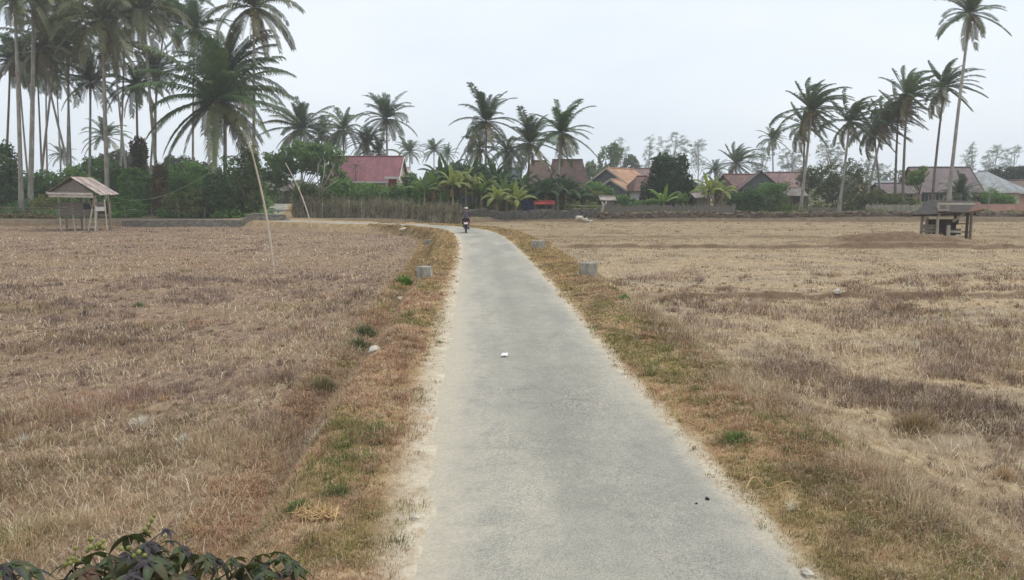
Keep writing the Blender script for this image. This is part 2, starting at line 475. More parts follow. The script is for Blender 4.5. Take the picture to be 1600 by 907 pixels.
fattr(rm, 'dust', np.clip(np.where(LT < 0, sstep(0.40, 1.35, -LT) * (0.5 + 0.6 * np.exp(-((RY - 14) / 9) ** 2)), sstep(1.05, 1.45, LT) * 0.55), 0, 1.2))
fattr(rm, 'edge', np.where(LT < 0, sstep(0.95, 1.42, -LT), sstep(1.15, 1.42, LT)) * (1 - sstep(48, 60, RY)))
fattr(rm, 'track', np.exp(-((LT - 0.05) / 0.33) ** 2) * 0.9 + np.exp(-((LT - 0.85) / 0.16) ** 2) * 0.35)
pt = np.zeros(RX.shape)
for cx, cy, rx, ry, k in ((0.85, 9.6, 0.42, 1.0, 1.0), (0.75, 11.4, 0.5, 0.35, 0.9), (0.2, 10.4, 0.5, 0.25, 0.9), (0.3, 8.0, 0.7, 0.6, 0.5), (0.0, 17.0, 0.5, 0.8, 0.6), (0.5, 22.0, 0.6, 1.2, 0.6), (0.5, 13.2, 0.4, 1.4, 0.6), (-0.4, 30, 0.8, 2, 0.6), (-1.9, 47.5, 1.3, 0.35, 0.9), (0.9, 6.4, 0.5, 0.3, 0.4)):
    pt = np.maximum(pt, k * np.exp(-((RX - cx) / rx) ** 2 - ((RY - cy) / ry) ** 2))
fattr(rm, 'patch', pt)
road = link('road', rm); road['kind'] = 'structure'

# ------------------------------------------------------------------ haze
def build_haze():
    b = MB().box((0, 302, 21), (1140, 690, 52))
    m = bpy.data.materials.new('haze_air'); m.use_nodes = True; t = m.node_tree; t.nodes.clear()
    o = t.nodes.new('ShaderNodeOutputMaterial'); v = t.nodes.new('ShaderNodeVolumePrincipled')
    v.inputs['Color'].default_value = (0.90, 0.94, 0.985, 1); v.inputs['Density'].default_value = HAZE_D
    v.inputs['Anisotropy'].default_value = 0.1
    t.links.new(v.outputs[0], o.inputs['Volume'])
    h = b.build('haze', m); h['kind'] = 'stuff'
    return h
HAZE_D = 0.00068
build_haze()
# ------------------------------------------------------------------ dry grass
def grass_mat():
    m, t, p = newmat('dry_grass_blade')
    c = attr(t, 'col', 'Color')
    t.links.new(c, p.inputs['Base Color'])
    p.inputs['Roughness'].default_value = 0.75; p.inputs['Specular IOR Level'].default_value = 0.15
    tr = nd(t, 'ShaderNodeBsdfTranslucent'); t.links.new(c, tr.inputs[0])
    mxs = nd(t, 'ShaderNodeMixShader'); mxs.inputs[0].default_value = 0.25
    t.links.new(p.outputs[0], mxs.inputs[1]); t.links.new(tr.outputs[0], mxs.inputs[2])
    t.links.new(mxs.outputs[0], t.nodes['Material Output'].inputs[0])
    return m
GRASS = grass_mat()

def blades(name, x, y, z, hgt, wid, lean, cols, bend=0.5, az=None):
    """bent three-face blades rooted at x, y, z"""
    n = len(x)
    if n == 0: return None
    az = rng.uniform(0, 2 * np.pi, n) if az is None else az
    face = az + np.pi / 2 + rng.normal(0, 0.5, n)
    dx, dy = np.cos(az), np.sin(az); fx, fy = np.cos(face), np.sin(face)
    V = np.zeros((n, 5, 3), np.float32)
    l1, l2 = lean * 0.6, lean * (1 + bend)
    mx_, my_, mz_ = x + dx * np.sin(l1) * hgt * 0.55, y + dy * np.sin(l1) * hgt * 0.55, z + np.cos(l1) * hgt * 0.55
    l2 = np.minimum(l2, 1.75)
    tx_, ty_, tz_ = mx_ + dx * np.sin(l2) * hgt * 0.5, my_ + dy * np.sin(l2) * hgt * 0.5, mz_ + np.cos(l2) * hgt * 0.5
    for k, sg in ((0, -1), (1, 1)):
        V[:, k] = np.stack([x + fx * wid / 2 * sg, y + fy * wid / 2 * sg, z - 0.02], 1)
        V[:, 2 + k] = np.stack([mx_ + fx * wid * 0.4 * sg, my_ + fy * wid * 0.4 * sg, mz_], 1)
    V[:, 4] = np.stack([tx_, ty_, tz_], 1)
    b = (np.arange(n) * 5)[:, None]
    T = np.concatenate([b + np.array([0, 1, 3]), b + np.array([0, 3, 2]), b + np.array([2, 3, 4])])
    C = np.repeat(cols[:, None, :], 5, axis=1)
    return V.reshape(-1, 3), T, C.reshape(-1, 3)
def stuff(name, parts, mat=None, label=None):
    parts = [p for p in parts if p is not None]
    Vs, Ts, Cs, k = [], [], [], 0
    for V, T, C in parts:
        Vs.append(V); Ts.append(T + k); Cs.append(C); k += len(V)
    o = link(name, mesh_np(name, np.concatenate(Vs), np.concatenate(Ts), mat or GRASS, np.concatenate(Cs)))
    o['kind'] = 'stuff'
    if label: o['label'] = label
    return o
def pick(pal, n, wts=None):
    pal = np.array(pal); i = rng.choice(len(pal), n, p=np.array(wts) / sum(wts) if wts else None)
    return pal[i] * rng.uniform(0.78, 1.22, (n, 1)) * rng.uniform(0.95, 1.05, (n, 3))
def scatter(n, y0, y1, spread=0.82, p=1.0):
    """points over the viewed ground, thinning with distance"""
    u = rng.uniform(0, 1, n)
    y = y0 * (y1 / y0) ** u if p == 1.0 else (y0 ** (1 - p) + u * (y1 ** (1 - p) - y0 ** (1 - p))) ** (1 / (1 - p))
    x = rng.uniform(-1, 1, n) * (y * spread + 2.0)
    return x, y
L = lambda *c: srgb(*c)
MAUVE = [L(126, 106, 97), L(147, 125, 115), L(166, 144, 132), L(104, 88, 81), L(184, 164, 149)]
TAN = [L(178, 155, 125), L(194, 171, 141), L(158, 133, 105), L(210, 190, 162), L(138, 115, 92)]
STRAW = [L(196, 178, 146), L(214, 198, 168), L(172, 152, 122), L(226, 212, 186)]
RED = [L(176, 138, 110), L(152, 114, 90), L(192, 156, 128), L(208, 180, 150)]
OLIVE = [L(130, 124, 76), L(150, 142, 90), L(110, 108, 64), L(170, 157, 108)]
GREEN = [L(78, 104, 46), L(96, 122, 58), L(64, 90, 44), L(118, 136, 70)]

def tussocks(cx, cy, nb, rad, hgt, colr, y_wid=0.0042, spread=1.0):
    """blades radiating from tussock centres; colr is one colour per tussock"""
    n = len(cx); i = np.repeat(np.arange(n), nb)
    m = len(i)
    az = rng.uniform(0, 2 * np.pi, m); q = rng.uniform(0, 1, m) ** 0.6
    x = cx[i] + np.cos(az) * q * rad[i]; y = cy[i] + np.sin(az) * q * rad[i]
    z = height(x, y)
    lean = np.abs(0.15 + 0.75 * q * spread + rng.normal(0, 0.3, m))
    h = hgt[i] * rng.uniform(0.55, 1.15, m)
    w_ = np.clip(y_wid * y / 6.0, 0.0045, 0.055) * rng.uniform(0.7, 1.4, m)
    col = colr[i] * rng.uniform(0.72, 1.28, (m, 1))
    pale = rng.uniform(0, 1, m) < 0.05
    col[pale] = pick(STRAW, int(pale.sum()))
    return blades('t', x, y, z, h, w_, lean, np.clip(col, 0, 0.75), 0.6, az + rng.normal(0, 0.5, m))
def field_zone(x, y):
    s = road_sd(x, y)
    return s, (np.abs(s) > 2.6) & (village(x, y) < 0.5)
def field_cols(x, y, s, soft=0.0):
    n = len(x); right = s > 0
    cl = fbm(x * 0.55, y * 0.55, 101, 4); big = fbm(x * 0.13, y * 0.16, 151, 3)
    nearl = 1 - sstep(9.5, 13.5, y + 5 * (big - 0.5) + 0.10 * (x + 6))
    nearl = np.maximum(nearl, 0.9 * (1 - sstep(3.2, 5.4, np.abs(s) + 2 * (cl - 0.5))))
    nearl = np.maximum(nearl, sstep(0.55, 0.66, big) * 0.6)
    u = lambda: rng.uniform(0, 1, n)
    col = np.where((u() < nearl)[:, None], pick(TAN, n, [3, 3, 2, 1.4, 1.6]), pick(MAUVE, n, [3, 4, 3, 1.5, 1.2]))
    rcol = np.where((u() < np.where(y > 30, 0.40, 0.22 + soft))[:, None], pick(TAN, n), pick(MAUVE + [L(132, 106, 84), L(118, 92, 72)], n))
    rcol = np.where(((s < 4.3) & (y < 26) & (u() < 0.85))[:, None], pick(TAN + STRAW[:1], n), rcol)
    col = np.where(right[:, None], rcol, col)
    green = sstep(0.60, 0.68, fbm(x * 0.4, y * 0.7, 181, 3)) * np.where(right, 0.10, 0.35)
    col = np.where((u() < green)[:, None], pick(OLIVE, n), col)
    red = sstep(0.6, 0.7, fbm(x * 0.3, y * 0.5, 211, 3)) * 0.3 * (~right)
    col = np.where((u() < red)[:, None], pick(RED, n), col)
    mound = np.exp(-((x - MOUND[0]) / 5) ** 2 - ((y - MOUND[1]) / 2.6) ** 2) > 0.3
    return np.where(mound[:, None], pick([L(142, 110, 78), L(120, 92, 66), L(160, 128, 92)], n), col)
def field_grass():
    # tussocks: the right field is patchy (bare straw between them), the left nearly closed
    x, y = scatter(52000, 3.2, 84)
    s, ok = field_zone(x, y)
    x, y, s = x[ok], y[ok], s[ok]
    cl = fbm(x * 0.6, y * 0.6, 101, 4); cl2 = fbm(x * 2.1, y * 2.1, 131, 3)
    c = 0.65 * cl + 0.35 * cl2
    dens = np.where(s > 0, sstep(0.45, 0.56, c) * 0.95 + 0.12 + 0.15 * sstep(22, 32, y), 0.30 + 0.6 * sstep(0.42, 0.58, c))
    dens = np.where((s > 0) & (s < 4.1 + 1.2 * (cl - 0.5)) & (y < 26), np.maximum(dens, 0.5), dens)
    dens = np.where(bund(x, y) > 0.06, dens * 0.25, dens)
    keep = rng.uniform(0, 1, len(x)) < dens
    x, y, s, c = x[keep], y[keep], s[keep], c[keep]; n = len(x)
    big_ = 0.5 + 1.1 * sstep(0.44, 0.62, c)
    sc = np.clip(y / 22, 1.0, 2.0)
    rad = rng.uniform(0.08, 0.20, n) * big_ * sc
    hgt = rng.uniform(0.08, 0.17, n) * big_ * np.where(y > 30, np.where(s > 0, 0.55, 0.8), 1.0)
    colr = field_cols(x, y, s)
    fb = fbm(x * 0.6, y * 0.6, 77, 4)
    colr = colr * np.where(s > 0, 0.70 + 0.62 * fb, 0.5 + 0.95 * fb)[:, None] * rng.uniform(0.8, 1.2, (n, 1))
    nb = np.where(y < 14, 34, np.where(y < 30, 20, 10))
    stuff('dry_field_tussocks', [tussocks(x, y, nb, rad, hgt, colr, 0.0031, 1.3)])
    # low matted grass between them
    x, y = scatter(330000, 3.2, 84)
    s, ok = field_zone(x, y)
    cl = fbm(x * 0.55, y * 0.55, 101, 4); cl2 = fbm(x * 1.9, y * 1.9, 131, 3)
    dens = np.where(s > 0, 0.06 + 0.40 * sstep(0.46, 0.6, 0.6 * cl + 0.4 * cl2), 0.7)
    dens = np.where((s > 0) & (s < 4.2 + 1.2 * (cl - 0.5)) & (y < 26), 0.8, dens)
    dens = np.where(bund(x, y) > 0.05, dens * 0.3, dens)
    keep = ok & (rng.uniform(0, 1, len(x)) < dens)
    x, y, s = x[keep], y[keep], s[keep]; n = len(x)
    stuff('dry_field_grass', [blades('b', x, y, height(x, y), rng.uniform(0.04, 0.13, n) * np.where((s > 0) & (y > 28), 0.6, 1), np.clip(0.0035 * y / 6.0, 0.0035, 0.055) * rng.uniform(0.7, 1.4, n),
                                     np.abs(rng.normal(1.15, 0.4, n)), field_cols(x, y, s, 0.25) * (0.72 + 0.5 * fbm(x * 0.8, y * 0.8, 79, 3))[:, None], 0.5)])
    # pale straw lying flat and stubble
    x, y = scatter(230000, 3.2, 60)
    s = road_sd(x, y)
    c = fbm(x * 0.5, y * 0.5, 301, 4)
    keep = (np.abs(s) > 3.0) & (village(x, y) < 0.3) & (rng.uniform(0, 1, len(x)) < np.where(s > 0, (0.40 + 0.6 * sstep(0.42, 0.55, c)) * (1 - 0.75 * sstep(16, 34, y)), 0.10 + 0.7 * sstep(0.52, 0.62, c)))
    keep &= bund(x, y) < 0.07
    x, y = x[keep], y[keep]; n = len(x)
    z = height(x, y) + rng.uniform(0.0, 0.06, n)
    stuff('loose_straw', [blades('s', x, y, z, rng.uniform(0.05, 0.22, n), np.clip(0.0040 * y / 6, 0.004, 0.05), rng.uniform(1.1, 1.6, n), pick(STRAW + TAN[:2], n), 0.1)])

def verge_grass():
    x, y = scatter(100000, 2.6, 64, 0.0)
    n0 = 330000
    u = rng.uniform(0, 1, n0); y = 2.4 * (75 / 2.4) ** u
    side = np.where(rng.uniform(0, 1, n0) < 0.5, -1, 1)
    off = rng.uniform(1.2, 3.9, n0) * side
    # along-path placement: path x at this y
    pi = np.argsort(PATH[:66, 1]); px = np.interp(y, PATH[:66, 1][pi], PATH[:66, 0][pi])
    x = px + off
    s = road_sd(x, y); a = np.abs(s)
    n1 = fbm(x * 0.8, y * 0.8, 401, 4); n2 = fbm(x * 2.6, y * 2.6, 431, 3)
    lim = np.where(s < 0, 1.55, 1.36) + 0.55 * (n1 - 0.5) + 0.3 * (n2 - 0.5)
    d = sstep(lim - 0.22, lim + 0.35, a) * (0.55 + 0.45 * sstep(0.4, 0.6, n2)) + 0.004
    keep = (rng.uniform(0, 1, n0) < d) & (a > edge_w(x, y) + 0.02) & (a < 4.2) & (village(x, y) < 0.6)
    x, y, s, a, n1, n2 = (v[keep] for v in (x, y, s, a, n1, n2)); n = len(x)
    z = height(x, y)
    left = s < 0
    hump = sstep(1.7, 2.4, a)
    hgt = rng.uniform(0.45, 1.2, n) * (0.045 + 0.06 * hump + 0.06 * sstep(0.5, 0.65, n2))
    wid = np.clip(0.0045 * y / 6.0, 0.0045, 0.05) * rng.uniform(0.7, 1.4, n)
    lean = np.abs(rng.normal(1.0, 0.42, n))
    r = rng.uniform(0, 1, n)
    col = np.where(left[:, None], pick(RED + TAN, n, [3, 2, 3, 2, 2, 2, 2, 2, 1]), pick(OLIVE + TAN + RED, n, [2, 2.5, 1.3, 2.5, 3, 3, 2, 2, 1, 1, .6, 1, 1]))
    oz = sstep(0.52, 0.62, fbm(x * 0.9, y * 0.5, 461, 3))
    col = np.where((r < oz * 0.75)[:, None], pick(OLIVE, n), col)
    rz = sstep(0.55, 0.63, fbm(x * 0.8, y * 0.5, 491, 3))
    col = np.where(((r > 0.3) & (r < 0.3 + rz * 0.6))[:, None], pick(RED, n), col)
    gz_ = sstep(0.58, 0.68, fbm(x * 0.6, y * 0.35, 521, 3)) * np.where(y < 9, 0.36, 0.2)
    col = np.where((rng.uniform(0, 1, n) < gz_)[:, None], pick(GREEN + OLIVE, n), col)
    # far verge turns golden
    gold = sstep(18, 30, y)
    col = np.where((rng.uniform(0, 1, n) < gold * 0.75)[:, None], pick([L(182, 156, 110), L(198, 174, 128), L(158, 134, 92)], n), col)
    col = col * (0.62 + 0.7 * fbm(x * 1.3, y * 1.3, 555, 3))[:, None]
    # a part of the blades spring from small cushions, the rest lie singly
    k = rng.uniform(0, 1, n) < np.where(a > lim[keep] + 0.25, 0.16, 0.03)
    m_ = int(k.sum()); sc = np.clip(y[k] / 20, 1, 2.2)
    cush = tussocks(x[k], y[k], np.where(y[k] < 14, 18, 10), rng.uniform(0.035, 0.10, m_) * sc, rng.uniform(0.035, 0.095, m_) * (0.7 + 0.6 * sstep(0.45, 0.6, n2[k])) * np.clip(sc, 1, 1.4), col[k], 0.0042, 1.5)
    stuff('verge_grass', [blades('v', x[~k], y[~k], z[~k], hgt[~k] * 0.85, wid[~k], np.minimum(lean[~k] + 0.25, 1.5), col[~k], 0.7), cush])
field_grass(); verge_grass()
# ------------------------------------------------------------------ vegetation builders
LEAF = leafmat('palm_leaf', 0.5, 0.2, 0.35, True)
BROAD = leafmat('broad_leaf', 0.55, 0.38, 0.25)
DEAD = simple('dead_frond', srgb(126, 100, 74), srgb(80, 62, 46), 2.0, 0.9)
HUSK = simple('coconut_husk', srgb(138, 120, 60), srgb(92, 84, 44), 4.0, 0.6)
def bark_mat(name, c1, c2, ring=9.0):
    m, t, p = newmat(name)
    n = noise(t, 3, 6, 0.7, mapping(t, (1, 1, 0.35)))
    wv = nd(t, 'ShaderNodeTexWave'); wv.bands_direction = 'Z'; wv.inputs['Scale'].default_value = ring * 0.35
    wv.inputs['Distortion'].default_value = 2.5; wv.inputs['Detail'].default_value = 2
    t.links.new(nd(t, 'ShaderNodeTexCoord').outputs['Object'], wv.inputs[0])
    c = ramp(t, n, [(0.3, c2), (0.65, c1)])
    c = mixc(t, 0.5, c, ramp(t, wv.outputs[0], [(0.1, (0.55,) * 3), (0.5, (1,) * 3)]), 'MULTIPLY')
    t.links.new(c, p.inputs['Base Color']); p.inputs['Roughness'].default_value = 0.9
    bump(t, wv.outputs[0], p, 0.5, 0.03)
    return m
PALMBARK = bark_mat('palm_bark', srgb(178, 172, 160), srgb(112, 104, 94))
PALMBARK2 = bark_mat('dark_palm_bark', srgb(136, 124, 110), srgb(84, 74, 64))
BARK = simple('tree_bark', srgb(132, 118, 100), srgb(78, 68, 56), 5, 0.95, (1, 1, 0.3), 0.4)
PALEBARK = simple('pale_bark', srgb(196, 188, 170), srgb(140, 132, 116), 5, 0.9, (1, 1, 0.3), 0.3)
BANSTEM = simple('banana_stem', srgb(150, 146, 92), srgb(92, 84, 58), 5, 0.7, (1, 1, 0.25))

def frond(L, el, az, droop, wind, nl, ll, rr, hang=0.5, lw=0.036):
    """one coconut frond from the origin: rachis plus two rows of leaflets"""
    d = np.array([math.cos(el) * math.cos(az), math.cos(el) * math.sin(az), math.sin(el)])
    side0 = np.array([-math.sin(az), math.cos(az), 0.0])
    ds = L / nl; p = d * 0.02; P = []; T = []
    for i in range(nl + 1):
        P.append(p.copy()); T.append(d.copy())
        t = i / nl
        d = d + np.array([0, 0, -1.0]) * droop * ds / L * (0.5 + 1.2 * t) + wind * ds / L * (0.35 + t)
        d /= np.linalg.norm(d); p = p + d * ds
    P, T = np.array(P), np.array(T)
    up = np.array([0, 0, 1.0])
    V, F = [], []
    Sd = np.cross(T, up); nS = np.linalg.norm(Sd, axis=1)
    Sd = np.where(nS[:, None] > 0.25, Sd / np.maximum(nS, 1e-3)[:, None], -side0)
    Nn = np.cross(Sd, T)
    # rachis: a flat three-sided rib
    k = 0
    for i in range(nl + 1):
        r = rr * (1 - 0.85 * i / nl)
        V += [P[i] + Sd[i] * r, P[i] - Sd[i] * r, P[i] - Nn[i] * r * 0.9]
    for i in range(nl):
        a, b = 3 * i, 3 * i + 3
        for u, v in ((0, 1), (1, 2), (2, 0)): F.append((a + u, a + v, b + v, b + u))
    k = len(V)
    wn = np.linalg.norm(wind)
    for i in range(2, nl + 1):
        t = i / nl
        l = ll * L * max(0.15, math.sin(math.pi * (0.10 + 0.80 * t)) ** 0.55) * rng.uniform(0.82, 1.12)
        for sg in (-1, 1):
            if rng.uniform() < 0.05: continue
            a = Sd[i] * sg * 0.85 + T[i] * (0.45 + 0.5 * t) + Nn[i] * 0.22 + wind * 0.5
            a /= np.linalg.norm(a)
            b = a + np.array([0, 0, -1.0]) * hang * (1.2 + rng.uniform(-0.3, 0.4)) + wind * 0.6
            b /= np.linalg.norm(b)
            wv_ = T[i] * lw * L * 0.5
            q = P[i]; m = q + a * l * 0.5; e = m + b * l * 0.55
            V += [q - wv_ * 0.6, q + wv_ * 0.6, m + wv_ * 0.8, m - wv_ * 0.8, e]
            F += [(k, k + 1, k + 2, k + 3), (k + 3, k + 2, k + 4)]
            k += 5
    return np.array(V), F
def frond_mesh(name, specs, mat):
    V, Q, Tt, k, ag = [], [], [], 0, []
    for sp in specs:
        v, f = frond(**sp); V.append(v)
        old = np.clip((-sp['el'] + 0.05) * 0.9, 0, 0.75) + (rng.uniform(0, 0.5) if rng.uniform() < 0.22 else 0)
        ag.append(np.full(len(v), min(1.0, old * rng.uniform(0.4, 1.2))))
        Q += [tuple(i + k for i in q) for q in f if len(q) == 4]; Tt += [tuple(i + k for i in q) for q in f if len(q) == 3]
        k += len(v)
    me = mesh_np(name, np.concatenate(V), [np.array(Q), np.array(Tt)], mat)
    fattr(me, 'age', np.concatenate(ag))
    return me
def crown_specs(n, wind=(0, 0, 0), droop=1.1, lo=-0.55, hi=1.45, nl=34, Lr=(0.78, 1.15), hang=0.55, lw=0.036):
    o = []
    for i in range(n):
        u = (i + 0.5) / n
        el = lo + (hi - lo) * (1 - u) ** 0.85 + rng.normal(0, 0.09)
        az = i * 2.39996 + rng.normal(0, 0.4)
        o.append(dict(L=rng.uniform(*Lr) * (0.80 if el > 1.15 else 1.0), el=el, az=az, droop=droop * rng.uniform(0.75, 1.3),
                      wind=np.array(wind) * rng.uniform(0.6, 1.3), nl=nl, ll=0.2, rr=0.011, hang=hang * rng.uniform(0.7, 1.3), lw=lw))
    return o
def hang_specs(n, L=(0.5, 0.8)):
    return [dict(L=rng.uniform(*L), el=rng.uniform(-1.35, -0.75), az=rng.uniform(0, 6.28), droop=1.2, wind=np.zeros(3), nl=18, ll=0.15, rr=0.011, hang=1.2, lw=0.03) for _ in range(n)]
WIND = (1.6, 0.1, -0.1)
CROWN = {
    'round': [frond_mesh('palm_fronds', crown_specs(34, nl=38, lw=0.030), LEAF) for _ in range(3)],
    'sparse': [frond_mesh('palm_fronds', crown_specs(25, droop=1.35, lo=-0.85, hi=1.35, hang=1.0, lw=0.036), LEAF) for _ in range(3)],
    'wind': [frond_mesh('palm_fronds', crown_specs(34, WIND, 0.8, lo=-0.8, hi=1.45, hang=0.7), LEAF) for _ in range(3)],
    'breeze': [frond_mesh('palm_fronds', crown_specs(30, (0.4, 0, 0), 0.95, lo=-0.75), LEAF) for _ in range(3)],
    'young': [frond_mesh('palm_fronds', crown_specs(46, droop=0.85, lo=-0.9, hi=1.5, nl=46, hang=1.0, lw=0.027), LEAF) for _ in range(2)],
    'areca': [frond_mesh('palm_fronds', crown_specs(11, droop=1.8, lo=0.0, hi=1.3, nl=16), LEAF)],
}
DEADF = [frond_mesh('dead_fronds', hang_specs(8), DEAD) for _ in range(2)]
def coconut_mesh():
    b = MB()
    for k in range(11):
        a = k * 2.4; r = 0.065 + 0.02 * (k % 3)
        c = (math.cos(a) * r, math.sin(a) * r, -0.04 - 0.028 * (k % 4))
        b.lathe([(0.005, -0.036), (0.024, -0.024), (0.031, 0), (0.024, 0.024), (0.005, 0.036)], c, 7)
    o = b.build('coconuts', HUSK, smooth=True); me = o.data
    bpy.data.objects.remove(o)
    return me
COCO = coconut_mesh()
PALM_N = 0
def palm(label, cx, cy, bx, Y, rpx, kind='round', col=(0.055, 0.085, 0.035), group='coconut palms', r0=0.2, bow=0.3, dead=True, dark=False, rz=None, nuts=True, name='coconut_palm', base_z=None):
    """crown centre pixel, base pixel column, distance, crown radius in pixels"""
    global PALM_N; PALM_N += 1
    b = on(bx, Y); top = at(cx, cy, Y + rng.uniform(-0.8, 0.8))
    if base_z is not None: b.z = base_z
    root = thing(name, label, 'palm tree', b, 0, group)
    t = top - b
    ctrl = Vector((t.x * (0.5 - bow), t.y * 0.5 + rng.uniform(-0.4, 0.4), t.z * 0.5)) + Vector((rng.normal(0, 0.12), 0, 0))
    pts, rad = [], []
    n = 14
    for i in range(n + 1):
        u = i / n
        pts.append(ctrl * 2 * u * (1 - u) + t * u * u)
        rad.append(r0 * (1 - 0.42 * u) + 0.17 * math.exp(-u * 16) + (0.05 if i >= n - 1 else 0))
    pts.insert(0, Vector((0, 0, -0.3))); rad.insert(0, rad[0] * 1.1)
    MB().tube(pts, rad, 10).build('trunk', PALMBARK2 if dark else PALMBARK, root, smooth=True)
    sc = wpx(rpx, Y)
    me = CROWN[kind][PALM_N % len(CROWN[kind])]
    rot = rz if rz is not None else (rng.uniform(-0.25, 0.25) if kind in ('wind', 'breeze') else rng.uniform(0, 6.28))
    c = np.array(col) * rng.uniform(0.85, 1.15)
    link('crown', me, root, t, (0, 0, rot), sc, c)
    if dead: link('dead_fronds', DEADF[PALM_N % 2], root, t - Vector((0, 0, 0.02 * sc)), (0, 0, rng.uniform(0, 6.28)), sc * 0.85)
    if nuts: link('coconuts', COCO, root, t - Vector((0, 0, 0.03 * sc)), (0, 0, rng.uniform(0, 6.28)), sc * 1.05)
    return root

def leaf_cloud(blobs, n, size, gap=0.42, seed=0, elong=1.7, up=0.3, wind=None, shell=0.5, slim=0.42):
    """leaf faces filling blobs given as (centre, radii); returns V, F"""
    vol = np.array([b[1][0] * b[1][1] * b[1][2] for b in blobs]) ** 0.7
    i = rng.choice(len(blobs), n, p=vol / vol.sum())
    C = np.array([b[0] for b in blobs])[i]; Rr = np.array([b[1] for b in blobs])[i]
    d = rng.normal(0, 1, (n, 3)); d /= np.linalg.norm(d, axis=1)[:, None]
    lump = 0.72 + 0.55 * vnoise(d[:, 0] * 2.6 + i * 7.3 + seed, d[:, 2] * 2.6 + d[:, 1] * 1.9 + seed * 3.1, seed)
    r = rng.uniform(shell ** 3, 1, n) ** (1 / 3) * lump
    P = C + d * r[:, None] * Rr
    f = 2.6 / np.mean(Rr)
    g = 0.5 * vnoise(P[:, 0] * f + seed, P[:, 2] * f + P[:, 1] * f * 0.7, seed + 5) + 0.5 * vnoise(P[:, 0] * f * 2.3, P[:, 2] * f * 2.3 + P[:, 1] * f, seed + 9)
    k = g > gap
    P, d = P[k], d[k]; m = len(P)
    nrm = d * 0.7 + rng.normal(0, 0.6, (m, 3)); nrm[:, 2] += up
    nrm /= np.linalg.norm(nrm, axis=1)[:, None]
    a = np.cross(nrm, rng.normal(0, 1, (m, 3)))
    if wind is not None: a = np.array(wind) + rng.normal(0, 0.35, (m, 3))
    a /= np.linalg.norm(a, axis=1)[:, None]
    b = np.cross(nrm, a); b /= np.maximum(np.linalg.norm(b, axis=1), 1e-3)[:, None]
    s = size * rng.uniform(0.6, 1.35, m)[:, None]
    V = np.stack([P - a * s * 0.5 * elong, P + b * s * slim - a * s * 0.05, P + a * s * 0.5 * elong, P - b * s * slim - a * s * 0.05], 1)
    return V.reshape(-1, 3), (np.arange(m) * 4)[:, None] + np.arange(4)
def tree(name, label, cat, bx, Y, blobs, n, size, col, gap=0.42, group=None, limbs=True, r0=0.16, wind=None, elong=1.7, bark=None, depth=0.85, shell=0.5, up=0.3, slim=0.42, stemline=False):
    """broadleaf plant: blobs are (px, py, rx, ry) at distance Y"""
    b = on(bx, Y)
    root = thing(name, label, cat, b, 0, group)
    B = []
    for q in blobs:
        c = at(q[0], q[1], Y + (q[4] if len(q) > 4 else 0)) - b
        B.append((np.array(c), np.array((wpx(q[2], Y), wpx(q[2], Y) * depth, wpx(q[3], Y)))))
    if cat in ('shrub', 'vine'):
        for c, r_ in list(B):
            if c[2] > r_[2] * 0.5: B.append((np.array((c[0], c[1] - 0.2, c[2] * 0.42)), np.array((r_[0] * 0.9, r_[1] * 0.9, max(c[2] * 0.5, 0.3)))))
        n = int(n * 1.35)
    V, F = leaf_cloud(B, n, size, gap, int(rng.integers(1000)), elong, up, wind, shell, slim)
    V[:, 2] = np.maximum(V[:, 2], 0.0)
    link('crown' if cat == 'tree' else 'foliage', mesh_np('foliage', V, F, BROAD), root, color=col)
    if stemline:
        m = MB(); tp = max((c for c, _ in B), key=lambda c: c[2]); tops = [c for c, _ in B][::4]
        m.tube([(0, 0, -0.3), (tp[0] * 0.3, tp[1] * 0.3, tp[2] * 0.5), tuple(tp)], [0.35, 0.24, 0.06], 6)
        for c in tops: m.tube([(c[0] * 0.35, c[1] * 0.3, c[2] * 0.62), tuple(c)], [0.12, 0.04], 5)
        m.build('trunk', BARK, root, smooth=True)
    if limbs:
        m = MB()
        zc = min(q[0][2] for q in B)
        fork = Vector((0.0, 0, max(0.25, zc * 0.55)))
        m.tube([(0, 0, -0.2), (0.03, 0, fork.z * 0.5), fork], [r0 * 1.25, r0, r0 * 0.9], 8)
        for c, rd in B:
            for k in range(3):
                e = Vector(c) + Vector(rng.normal(0, 0.45, 3)) * rd[0] + Vector((0, 0, rd[2] * 0.4))
                mid = fork.lerp(e, 0.5) + Vector(rng.normal(0, 0.12, 3)) * rd[0]
                if mid.z < fork.z * 0.6: mid.z = fork.z
                m.tube([fork, mid, e], [r0 * 0.6, r0 * 0.35, r0 * 0.08], 5)
        m.build('trunk' if cat == 'tree' else 'stem', bark or BARK, root, smooth=True)
    return root

# banana plants
def banana_leaf(L, wd, el, az, droop, seed):
    r_ = random.Random(seed)
    n = 12; ds = L / n
    d = Vector((math.cos(el) * math.cos(az), math.cos(el) * math.sin(az), math.sin(el))); p = Vector((0, 0, 0))
    sd = Vector((-math.sin(az), math.cos(az), 0)); V, F = [], []
    for i in range(n + 1):
        t = i / n
        w_ = wd * 0.5 * (0.06 if t < 0.12 else math.sin(math.pi * min(1, 0.16 + 0.84 * (t - 0.1) / 0.9)) ** 0.55) + 0.015
        up = sd.cross(d)
        jag = lambda: 1 - (r_.uniform(0, 0.38) if t > 0.2 else 0)
        fold = 0.30 + 0.35 * t
        V += [p + sd * w_ * jag() - Vector((0, 0, 1)) * w_ * fold, p + Vector((0, 0, 0.015)), p - sd * w_ * jag() - Vector((0, 0, 1)) * w_ * fold]
        d = (d + Vector((0, 0, -1)) * droop * (0.25 + 1.5 * t) / n).normalized(); p = p + d * ds
    for i in range(n):
        a = 3 * i
        F += [(a, a + 1, a + 4, a + 3), (a + 1, a + 2, a + 5, a + 4)]
    return V, F
